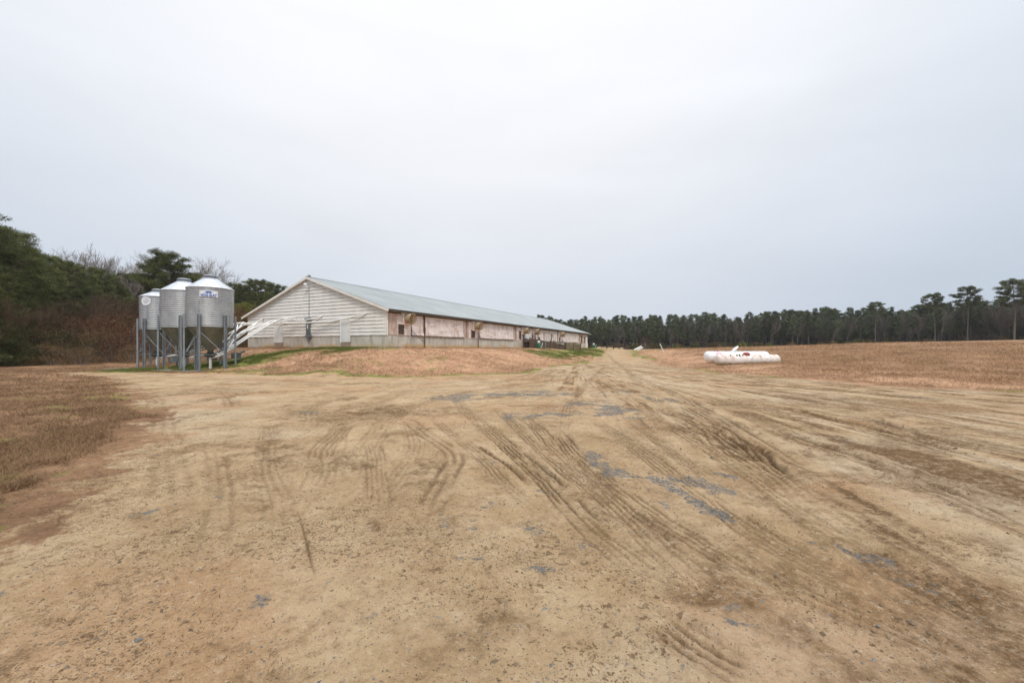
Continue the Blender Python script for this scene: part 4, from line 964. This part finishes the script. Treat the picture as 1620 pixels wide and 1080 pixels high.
for x, z in ((-1.05, .80), (-.82, .83), (-.55, .80), (-1.6, .78)): mb.lathe([(.05, z-.05), (.05, z+.08), (.02, z+.12)], 8, (x, -.30))
mb.build('fitting', M['black'], tf)
mb = MB(); mb.lathe([(.28, .94), (.28, 1.05)], 18, (-.25, 0)); mb.build('valve_collar', M['tank2'], tb)
mb = MB()
dome = []; n = 18
for q, w in ((.30, 0), (.29, .10), (.22, .19), (.1, .23), (.01, .235)):
    for k in range(n):
        t = 2*math.pi*k/n; u, v = q*math.cos(t), q*math.sin(t)
        a = R(-42); dome.append((-.15+(u*math.cos(a)+w*math.sin(a)*-1), v, 1.20+(-u*math.sin(a)*-1*-1+w*math.cos(a))))
mb.add(dome, [(i*n+k, i*n+(k+1) % n, (i+1)*n+(k+1) % n, (i+1)*n+k) for i in range(4) for k in range(n)] + [tuple(range(n))]); mb.build('open_lid', M['tank2'], tb, smooth=True)
mb = MB(); 
for x, z in ((-2.0, 1.0), (-1.75, 1.0), (-.95, 1.01), (.6, 1.0), (1.0, 1.0)): mb.lathe([(.05, z-.06), (.05, z+.05), (.02, z+.08)], 8, (x, 0))
mb.build('fitting', M['black'], tb)
mb = MB(); vs = []; m_, n_ = 10, 8                                    # pink marking band on the rear shell
for i in range(m_+1):
    for j in range(n_+1):
        x = -2.15+.55*i/m_+.05*math.sin(j*2.1+i); a = R(200+50*j/n_+4*math.sin(i*1.7)); vs.append((x, .506*math.cos(a), .5-.506*math.sin(a)))
mb.add(vs, [(i*(n_+1)+j, (i+1)*(n_+1)+j, (i+1)*(n_+1)+j+1, i*(n_+1)+j+1) for i in range(m_) for j in range(n_)]); mb.build('pink_marking', M['pink'], tb, smooth=True)

# ------------------------------------------------------------------ small things far off
def P3(px, Y): X = (px-810)/F*Y; return X, Y, hg(X, Y)
x, y, z = P3(1047, 58); mb = MB(); mb.tube([(x+.35, y, z-.1), (x-.28, y, z+1.25)], .055, 7); tag(mb.build('leaning_pole', M['pipe_white']), 'leaning white pole stuck in the field right of the track', 'pole')
x, y, z = P3(1011, 74); t = empty('auger_hopper', (x, y, z), 0, 'white tilted auger chute lying at the end of the track', 'auger')
mb = MB(); mb.tube([(-.9, 0, .1), (.45, 0, .75)], .14, 8); mb.build('chute', M['pipe_white'], t); mb = MB(); mb.tube([(-.5, -.5, .05), (.6, -.5, .55)], .10, 8); mb.build('chute', M['pipe_white'], t)
mb = MB(); mb.beam((.45, 0, 0), (.5, 0, 1.15), .08, .08); mb.beam((.1, 0, 0), (.2, 0, .5), .06, .06); mb.build('frame', M['grey_box'], t)
x, y, z = P3(1021, 80); mb = MB(); mb.beam((x, y, z-.2), (x, y, z+1.6), .10, .10); mb.box((x-.2, y-.06, z+.75), (x+.2, y+.06, z+1.0)); tag(mb.build('fence_post', M['bark_far']), 'grey wooden post at the far end of the track', 'post')
for i, (px, Y, w) in enumerate(((948, 86, 1.2), (956, 88, 1.0), (965, 87, 1.3), (975, 90, 1.1), (983, 88, .9))):
    x, y, z = P3(px, Y); mb = MB(); n = 7
    vs = [(w*.5*math.cos(2*math.pi*k/n)*(1+.2*random.random()), .3*math.sin(2*math.pi*k/n), -.1) for k in range(n)] + [(w*.4*math.cos(2*math.pi*k/n)*(1+.2*random.random()), .22*math.sin(2*math.pi*k/n), .26+.08*random.random()) for k in range(n)]
    mb.add(vs, [(k, (k+1) % n, n+(k+1) % n, n+k) for k in range(n)]+[tuple(range(n, 2*n))]); o = mb.build('concrete_block', M['concrete']); o.location = (x, y, z)
    tag(o, 'pale broken concrete block in the row beyond the far barn corner', 'block', 'pale concrete blocks beyond the barn')

# ------------------------------------------------------------------ trees
def rot_to(v):
    v = v/np.linalg.norm(v); a = np.cross(v, (0, 0, 1.) if abs(v[2]) < .9 else (1., 0, 0)); a /= np.linalg.norm(a); return a, np.cross(a, v), v
def leaf_cloud(C, S, m, ln, wd, rg, flat=.6, up=.25):
    """C clump centres (n,3), S clump radii; m tris per clump"""
    n = len(C)*m; c = np.repeat(C, m, 0); s = np.repeat(S, m)[:, None]
    d = rg.normal(0, 1, (n, 3)); d /= np.linalg.norm(d, axis=1)[:, None]; rad_ = rg.random(n)[:, None]**.45
    p = c + d*rad_*s*np.array((1, 1, flat))
    t = d + rg.normal(0, .6, (n, 3)) + np.array((0, 0, up)); t /= np.linalg.norm(t, axis=1)[:, None]
    a = np.cross(t, rg.normal(0, 1, (n, 3))); a /= np.linalg.norm(a, axis=1)[:, None]
    L_ = ln*(.5+rg.random(n))[:, None]; W = wd*(.5+rg.random(n))[:, None]
    tri = np.stack([p-a*W/2-t*L_*.4, p+a*W/2-t*L_*.4, p+t*L_*.6], 1)
    return tri, rg.random(n)
def pine(name, h, cs, cr, seed, mat, bark, nb=46, clump=.75, m=46, ln=.34, wd=.07, shape='round', tr=.16, dead=8):
    rg = np.random.default_rng(seed); t = empty(name, (0, 0, -500)); 
    lean = rg.normal(0, .02, 2); mb = MB()
    tp = [np.array((lean[0]*z+.12*math.sin(z*.35+seed), lean[1]*z+.1*math.cos(z*.3+seed), z)) for z in np.linspace(-.3, h*.97, 10)]
    tp[0][:2] = 0
    mb.tube(tp, list(np.linspace(tr, .03, 10)), 7)
    def tr_at(z): f = np.clip((z+.3)/(h*.97+.3)*9, 0, 8.999); i = int(f); return tp[i]*(1-(f-i))+tp[i+1]*(f-i)
    C = []; S = []
    for k in range(nb):
        u = (k+rg.random())/nb; z = h*(cs+(1-cs)*u)
        if shape == 'round': rr = cr*math.sqrt(max(.03, 1-((u-.45)/.62)**2))
        elif shape == 'flat': rr = cr*(.45+.75*math.sin(min(1, u*1.25)*math.pi*.62))*(1 if u < .85 else .75)
        elif shape == 'dome': rr = cr*math.sqrt(max(.04, 1-(u*.97)**2))*(.35+.65*min(1, u*3.5+.3))
        else: rr = cr*(1-u)**.75+.25
        rr *= (.55+.6*rg.random()); a = k*2.4+rg.normal(0, .5); b = tr_at(z)
        e = b + np.array((math.cos(a)*rr, math.sin(a)*rr, rr*(.28 if shape != 'cone' else .05)*rg.random()+.1))
        mid = (b+e)/2+np.array((0, 0, -.05*rr))
        mb.tube([b, mid, e], [max(.018, .05*rr/2), .03, .012], 4, False)
        nc = 1+int(rr/.9)+(rg.random() < .4)
        for q in range(nc):
            w = 1-.42*q/max(1, nc)*1.2; p = b*(1-w)+e*w+rg.normal(0, .22*clump, 3); C.append(p); S.append(clump*(.6+.6*rg.random()))
    C.append(tr_at(h*.97)); S.append(clump*.7)
    for k in range(dead):                 # dead stubs on the bare trunk
        z = h*cs*(.35+.65*rg.random()); a = rg.random()*6.28; b = tr_at(z); l = .3+1.1*rg.random()
        mb.tube([b, b+np.array((math.cos(a)*l, math.sin(a)*l, .12*l))], [.022, .008], 3, False)
    mb.build('trunk', bark, t)
    tri, tone = leaf_cloud(np.array(C), np.array(S), m, ln, wd, rg)
    # clumps differ in tone, too
    tone = np.clip(tone*.5+np.repeat(rg.random(len(C)), m)*.6, 0, 1)
    soup('crown', tri, 3, mat, t, tone); return t
def bare(name, h, seed, mat, spread=.5, tr=.13, lv=4, twig=.010, n0=3):
    tw = M['twig_far'] if 'distant' in name else (M['twig_br'] if mat is M['bark'] else M['twig'])
    rg = np.random.default_rng(seed); t = empty(name, (0, 0, -500)); tb_ = MB(); cb = MB()
    def grow(p, d, l, r, k):
        p = np.array(p); n = 3; pts = [p]
        for i in range(n):
            d = d+rg.normal(0, .10, 3)+np.array((0, 0, .05)); d /= np.linalg.norm(d); pts.append(pts[-1]+d*l/n)
        r1 = max(twig, r*.55); (tb_ if k == lv else cb).tube(pts, list(np.linspace(r, r1, n+1)), 6 if k >= lv-1 else 3, False)
        if k == 0: return
        kids = n0+(k > 1)+(rg.random() < .5)
        for c in range(kids):
            f = .35+.65*(c+rg.random()*.8)/kids; i = min(n-1, int(f*n)); q = pts[i]+(pts[i+1]-pts[i])*(f*n-i)
            e, g, _ = rot_to(d); a = rg.random()*6.283; s = spread*(.6+.8*rg.random())
            nd = d*math.cos(s)+(e*math.cos(a)+g*math.sin(a))*math.sin(s); nd[2] += .12; nd /= np.linalg.norm(nd)
            grow(q, nd, l*(.5+.22*rg.random()), r1*.75, k-1)
    grow((0, 0, -.2), np.array((0, 0, 1.)), h*.55, tr, lv)
    tb_.build('trunk', mat, t); cb.build('crown', tw, t); return t
def bush(name, w, h, seed, mat, n=46, m=46, ln=.26, wd=.03, stems=14):
    rg = np.random.default_rng(seed); t = empty(name, (0, 0, -500)); mb = MB(); C = []; S = []
    for k in range(stems):
        a = rg.random()*6.28; r_ = w*.45*rg.random()**.5; z = h*(.55+.45*rg.random())*(1-.3*(r_/(w*.5)))
        p0 = (r_*.3*math.cos(a), r_*.3*math.sin(a), -.1); e = (r_*math.cos(a), r_*math.sin(a), z); mb.tube([p0, ((p0[0]+e[0])/2*.9, (p0[1]+e[1])/2*.9, z*.5), e], [.03, .02, .008], 4, False)
    for k in range(n):
        a = rg.random()*6.28; u = rg.random(); r_ = w*.5*rg.random()**.5*math.sqrt(max(.1, 1-(u*.95)**2)); C.append((r_*math.cos(a), r_*math.sin(a), h*(.06+.86*u))); S.append(.16*w*(.6+.8*rg.random())+.15)
    mb.build('stem', M['twig'], t); tri, tone = leaf_cloud(np.array(C), np.array(S), m, ln, wd, rg, .8, .6); tone = np.clip(tone*.6+np.repeat(rg.random(n), m)*.5, 0, 1)
    soup('foliage', tri, 3, mat, t, tone); return t
protos = []
def put(o, x, y, sc=1.0, label=None, group=None, cat='tree', sz=None, z=None):
    first = o.location.z < -400; zz = (hg(x, y) if z is None else z)-.05; s = (sc, sc, sz if sz else sc); rz_ = random.random()*6.28
    if first: o.location = (x, y, zz); o.rotation_euler = (0, 0, rz_); o.scale = s
    else: o = clone(o, (x, y, zz), rz_, s)
    o['label'] = label; o['category'] = cat
    if group: o['group'] = group
    elif 'group' in o: del o['group']
    return o
# near wood on the left
NP = [pine('pine_tree', 14.5, .12, 2.9, 1, M['needle'], M['bark'], 100, .62, 80, .34, .05), pine('pine_tree', 15.5, .22, 2.7, 2, M['needle'], M['bark'], 90, .60, 80, .34, .05, 'dome'),
      pine('pine_tree', 13.5, .30, 2.6, 3, M['needle'], M['bark'], 84, .58, 76, .34, .05, 'dome'), pine('pine_tree', 9.0, .05, 2.3, 4, M['needle'], M['bark'], 75, .55, 80, .30, .05, 'cone')]
NY = pine('young_pine', 6.5, .03, 2.0, 5, M['needle_y'], M['bark'], 60, .65, 90, .28, .05, 'cone')
NB = [bare('bare_tree', 12, 11, M['bark_far'], .55, .14, 5, .011), bare('bare_tree', 10.5, 12, M['bark_far'], .5, .12, 5, .011), bare('bare_tree', 13, 13, M['bark_far'], .42, .13, 5, .011)]
NS = [bush('brown_shrub', 4.0, 2.8, 21, M['brush'], 55, 60), bush('russet_shrub', 3.8, 3.2, 22, M['brush_r'], 50, 60), bush('olive_shrub', 4.2, 3.0, 23, M['brush_g'], 50, 70, .26, .05)]
NSl = ['brown leafless shrub in the thicket at the edge of the left wood', 'russet shrub in the thicket at the edge of the left wood', 'olive green shrub in the thicket at the edge of the left wood']
# the lone broad pine behind the bins
bp = pine('broad_pine', 19.5, .50, 5.2, 31, M['needle'], M['bark'], 85, 1.0, 130, .38, .07, 'dome', .26)
put(bp, (262-810)/F*68, 68, .84, 'tall broad dark pine with layered crown rising right behind the feed bins')
# skyline of the left wood: photo column, distance, height of top row
sky_l = [(-150,30,1.05,0),(-95,35,1.15,1),(-50,37,1.1,0),(-10,38,.98,1),(22,42,.97,0),(48,45,.92,1),(72,50,.88,0),(95,56,.85,2),(118,60,.85,1),(140,66,.86,0),(160,70,.88,2),(180,74,.90,1),(205,78,.9,2),
         (-30,44,1.08,2),(15,49,.98,1),(60,58,.9,1),(105,68,.88,0),(150,78,.95,1),(190,84,.95,0),(-80,46,1.1,0),(225,84,.85,2),(130,76,.9,2)]
for px, Y, s, k in sky_l:
    X = (px-810)/F*Y; top = np.interp(px, [-200, 0, 30, 60, 90, 120, 150, 180, 210, 240], [290, 338, 358, 388, 408, 415, 422, 425, 428, 432])
    hh = (HY-top)/F*Y + CH - hg(X, Y); base = (14.5, 15.5, 13.5)[k]
    sc = max(.6, min(1.6, hh/base*random.uniform(.9, 1.0))); put(NP[k], X, Y, min(sc, 1.25), 'tall dense green pine in the wood left of the feed bins', 'pines in the left wood', sz=sc)
for px, Y, s in ((128,64,1.05),(146,66,1.0),(164,69,1.1),(184,72,1.05),(202,75,1.15),(214,70,.95),(110,60,1.1),(-20,33.5,1.0),(12,36.5,.9),(38,40,.85),(66,44,.9),(92,50,.9),(120,55,.95),(150,60,.9),(176,64,1.0),(205,70,1.0),(40,47,1.1)):
    put(NP[3], (px-810)/F*Y, Y, s, 'smaller conical pine at the front of the left wood', 'small pines in the left wood')
for px, Y, s in ((78,64,1.25),(100,70,1.3),(112,62,1.15),(128,78,1.45),(168,72,1.2),(182,80,1.5),(198,86,1.55),(212,74,1.3),(232,90,1.6),(300,92,1.55),(318,96,1.6),(334,98,1.5),(308,84,1.35),(350,100,1.4),(188,66,1.1),(130,58,.95),(156,64,1.0),(365,102,1.3),(98,60,1.05),(60,52,.9)):
    put(NB[(px*7) % 3], (px-810)/F*(Y+9), Y+9, s*1.10, 'leafless grey tree with fine twigs against the sky behind the bins', 'leafless trees in the left wood')
for px, Y, top in ((372,92,448),(384,88,452),(396,94,444),(408,90,442),(420,96,446),(432,98,449),(444,100,452),(456,104,462),(350,96,452),(335,100,446),(316,98,450),(284,95,450),(245,90,452),(228,88,448),(270,100,452),(300,104,455),(470,108,470),(400,82,462),(425,86,462),(360,86,465),(340,84,468)):
    X = (px-810)/F*Y; hh = (HY-top)/F*Y+CH-hg(X, Y); k = px % 4; sc = hh/(14.5, 15.5, 13.5, 9.0)[k]
    put(NP[k], X, Y, sc*(.7 if k == 3 else .9), sz=sc, label='green pine of the wood seen between the bins and the barn gable', group='pines behind the barn gable')
for px, Y, s in ((379,50,.95),(390,51,1.0),(370,54,.85),(397,56,.85)): put(NY, (px-810)/F*Y, Y, s, 'bushy yellow green young pine beside the left barn corner', 'young pines beside the barn')
for px, Y, s in ((150,62,1.0),(118,58,.9),(85,52,.8),(170,66,.9),(30,42,.7)): put(NY, (px-810)/F*Y, Y, s, 'yellow green young pine showing in the left wood', 'young pines in the left wood')
NB2 = [bare('bare_tree', 10, 14, M['bark'], .42, .10, 4, .012), bare('bare_tree', 11, 15, M['bark'], .35, .10, 4, .012)]
for px, Y, s in ((-10,32.5,.6),(30,35,.55),(64,39,.62),(88,43,.7),(116,49,.7),(134,52,.8),(150,56,.85),(172,60,.9),(190,63,.9),(208,67,.9),(47,44,.75)):
    put(NB2[px % 2], (px-810)/F*Y, Y, s, 'slim leafless tree standing at the front edge of the left wood', 'leafless trees along the front of the left wood')
# thicket
cnt = 0
for row, (dY, sc0) in enumerate(((0, .8), (3.2, 1.05), (7.0, 1.35), (11.5, 1.6))):
    for k in range(15 if row < 3 else 13):
        t = k/14; X = -58+33*t + random.uniform(-1, 1); Y = np.interp(t, [0, .3, .6, 1], [30.5, 33.8, 37.5, 46]) + dY + random.uniform(-.8, .8)
        if X > -26 and Y < 44: continue
        kind = random.choices((0, 1, 2), (4, 3, 2))[0]; s = sc0*random.uniform(.8, 1.2)
        put(NS[kind], X, Y, s, NSl[kind], 'shrubs in the thicket left of the bins', 'shrub', sz=s*random.uniform(.8, 1.15)); cnt += 1
for px, Y, s, kind in ((236,50,.9,0),(250,52,.9,2),(268,51,.8,0),(285,54,.9,2),(300,55,.8,0),(318,57,.9,2),(335,58,.8,0),(352,60,.9,1),(228,60,1.3,0),(262,64,1.4,0),(300,66,1.4,1),(335,70,1.4,0),(370,66,1.3,0)):
    put(NS[kind], (px-810)/F*Y, Y, s, 'low scrubby bush seen behind the legs of the feed bins', 'bushes behind the feed bins', 'shrub')
# distant wood
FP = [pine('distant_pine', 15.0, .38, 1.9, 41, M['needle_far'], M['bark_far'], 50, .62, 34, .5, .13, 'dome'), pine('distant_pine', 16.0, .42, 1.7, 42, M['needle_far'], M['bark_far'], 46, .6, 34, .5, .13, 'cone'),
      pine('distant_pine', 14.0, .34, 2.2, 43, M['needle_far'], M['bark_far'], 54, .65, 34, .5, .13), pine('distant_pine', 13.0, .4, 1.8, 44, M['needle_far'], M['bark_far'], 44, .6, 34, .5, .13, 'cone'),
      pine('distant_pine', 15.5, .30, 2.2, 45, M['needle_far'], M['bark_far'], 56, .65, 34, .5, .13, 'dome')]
FB = [bare('distant_bare_tree', 13, 51, M['bark_far'], .26, .12, 4, .022), bare('distant_bare_tree', 12, 52, M['bark_far'], .22, .11, 4, .022), bare('distant_bare_tree', 14, 53, M['bark_far'], .32, .12, 4, .022)]
FSb = [bush('distant_shrub', 4.5, 3.0, 61, M['brush_g'], 30, 26, .5, .14, 6), bush('distant_shrub', 4.0, 2.8, 62, M['brush'], 30, 26, .5, .12, 6), bush('distant_shrub', 4.0, 3.0, 63, M['needle_y'], 30, 26, .5, .15, 6)]
def edgeY(px): return np.interp(px, [780, 930, 1100, 1250, 1400, 1500, 1620, 1700], [188, 182, 172, 160, 142, 128, 112, 104])
def topy(px): return np.interp(px, [780, 860, 930, 1000, 1100, 1180, 1240, 1300, 1350, 1385, 1420, 1480, 1560, 1620, 1700], [505, 503, 506, 503, 500, 498, 491, 492, 494, 486, 490, 482, 482, 474, 468])
npine = 0
for row in range(4):
    px = 800.0 + row*5
    while px < 1690 and npine < 275:
        Y = edgeY(px) + row*7 + random.uniform(-2.5, 2.5); X = (px-810)/F*Y
        hh = ((HY-topy(px))/F*Y + CH - hg(X, Y))*(.93+.2*float(fbm(np.array([px*.022]), np.array([row*.7]), 120, 3)[0])); k = random.randrange(5); base = (15, 16, 14, 13, 15.5)[k]
        sc = hh/base*random.choice((1.05, 1.0, .95, .9, .84, .98)) if row else hh/base*random.uniform(.68, .95)
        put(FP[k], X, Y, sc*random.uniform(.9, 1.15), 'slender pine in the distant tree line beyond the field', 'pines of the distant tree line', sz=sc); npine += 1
        px += F*3.4/Y*random.uniform(.7, 1.35)*(1.0)
for k in range(150):
    px = random.uniform(900, 1690); Y = edgeY(px)+random.uniform(-4, 6); X = (px-810)/F*Y
    hh = (HY-topy(px))/F*Y; s = hh/14*random.uniform(.5, 1.0)
    put(FB[k % 3], X, Y, s, 'leafless grey tree at the front of the distant tree line', 'leafless trees of the distant tree line')
for k in range(120):
    px = random.uniform(860, 1690); Y = edgeY(px)-3+random.uniform(-3, 4); X = (px-810)/F*Y
    put(FSb[random.choices((0, 1, 2), (4, 3, 3))[0]], X, Y, random.uniform(.5, 1.25), 'low shrub along the foot of the distant tree line', 'shrubs of the distant tree line', 'shrub')
# the deep wood behind: one mass
rg = np.random.default_rng(77); C = []; S = []; mb = MB()
for k in range(2600):
    px = rg.uniform(640, 1720); Y = float(edgeY(px))+rg.uniform(14, 62); X = (px-810)/F*Y; hh = (HY-topy(px))/F*edgeY(px)*.93+1
    C.append((X, Y, hg(X, Y)+hh*rg.uniform(.05, .97)**.8)); S.append(rg.uniform(1.3, 2.4))
for k in range(900):
    px = rg.uniform(640, 1720); Y = float(edgeY(px))+rg.uniform(6, 40); X = (px-810)/F*Y; z = hg(X, Y); mb.tube([(X, Y, z), (X+rg.normal(0, .3), Y, z+rg.uniform(8, 13))], [.16, .07], 4, False)
tri, tone = leaf_cloud(np.array(C), np.array(S), 46, .9, .42, rg); tri0, tone0 = tri, tone; C = []; S = []
for k in range(2600):
    px = rg.uniform(640, 1720); Y = float(edgeY(px))+rg.uniform(3, 50); X = (px-810)/F*Y; C.append((X, Y, hg(X, Y)+6.5*rg.random()**1.2)); S.append(rg.uniform(1.2, 2.2))
t2, to2 = leaf_cloud(np.array(C), np.array(S), 40, .9, .42, rg); o = soup('understory', t2, 3, M['under'], attr=to2); tag(o, 'brown grey undergrowth deep inside the distant wood', 'undergrowth', kind='stuff')
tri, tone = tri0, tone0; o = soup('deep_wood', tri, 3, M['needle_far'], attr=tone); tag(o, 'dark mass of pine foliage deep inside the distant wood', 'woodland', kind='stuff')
tag(mb.build('wood_trunks', M['bark_far']), 'grey trunks crowded deep inside the distant wood', 'woodland', kind='stuff')
rg = np.random.default_rng(78); C = []; S = []
for k in range(2300):
    px = rg.uniform(-330, 640); Y = float(np.interp(px, [-330, 0, 100, 240, 400, 640], [42, 52, 72, 96, 108, 150]))+rg.uniform(0, 26); X = (px-810)/F*Y
    top = np.interp(px, [-330, 0, 60, 120, 240, 400, 520, 640], [300, 372, 418, 440, 452, 462, 482, 498]); hh = (HY-top)/F*Y+CH-hg(X, Y)
    C.append((X, Y, hg(X, Y)+hh*rg.uniform(.03, 1)**.8)); S.append(rg.uniform(1.0, 1.9))
tri, tone = leaf_cloud(np.array(C), np.array(S), 60, .7, .26, rg); o = soup('left_deep_wood', tri, 3, M['needle'], attr=tone); tag(o, 'dark mass of foliage deep inside the left wood', 'woodland', kind='stuff')
# three tall pines on the right skyline
TP = [pine('tall_pine', 20, .72, 3.7, 71, M['needle_far'], M['bark_far'], 34, .7, 70, .45, .11, 'dome', .24), pine('tall_pine', 20, .66, 4.1, 72, M['needle_far'], M['bark_far'], 38, .7, 70, .45, .11, 'dome', .24), pine('tall_pine', 20, .62, 5.0, 73, M['needle_far'], M['bark_far'], 50, .8, 80, .45, .11, 'dome', .28)]
for k, (px, Y, top, lab) in enumerate(((1479, 122, 464, 'shortest of three tall umbrella pines rising above the right tree line'), (1532, 116, 453, 'middle of three tall pines above the right tree line, slim open crown'), (1606, 106, 443, 'tallest and broadest of the three pines, at the right edge of the tree line'))):
    X = (px-810)/F*Y; hh = (HY-top)/F*Y+CH-hg(X, Y); put(TP[k], X, Y, hh/20, lab)
put(TP[0], (1385-810)/F*140, 140, .82, 'rounded pine standing slightly above the tree line left of the tall three')
x, y = (1022-810)/F*150, 150.0; rb = bush('red_bud_tree', 6.5, 6.2, 81, M['brush_r'], 40, 50, .35, .06); put(rb, x, y, .9, 'small reddish leafless tree before the distant wood, behind the leaning pole')
put(NB[0], (827-810)/F*150, 150, 1.0, 'bare treetop showing just above the barn ridge')
for i, (px, Y, s) in enumerate(((1058, 84, .35), (1300, 78, .34), (1318, 79, .42), (1345, 79, .3), (1140, 80, .28), (1365, 80, .3))):
    X = (px-810)/F*Y; o = clone(NS[0], (X, Y, hg(X, Y)-.05), random.random()*6, (s*1.3, s, s*.8), 'dry tan weed clump standing on the crest of the field', 'weed clumps on the field crest'); o.name = 'weed_clump'; o['category'] = 'weeds'
print('objects', len(bpy.data.objects), 'ground verts', nv)

# ------------------------------------------------------------------ damp air
hz = MB(); hz.box((-420, -60, -3), (420, 330, 42)); hm = bpy.data.materials.new('damp_air'); hm.use_nodes = True; ht = hm.node_tree; ht.nodes.clear()
ho = ht.nodes.new('ShaderNodeOutputMaterial'); hv = ht.nodes.new('ShaderNodeVolumePrincipled'); hv.inputs['Color'].default_value = (.82, .87, .93, 1); hv.inputs['Density'].default_value = .0002; hv.inputs['Anisotropy'].default_value = .2
ht.links.new(hv.outputs[0], ho.inputs['Volume']); tag(hz.build('haze', hm), 'thin damp grey air over the whole yard', 'haze', kind='stuff')
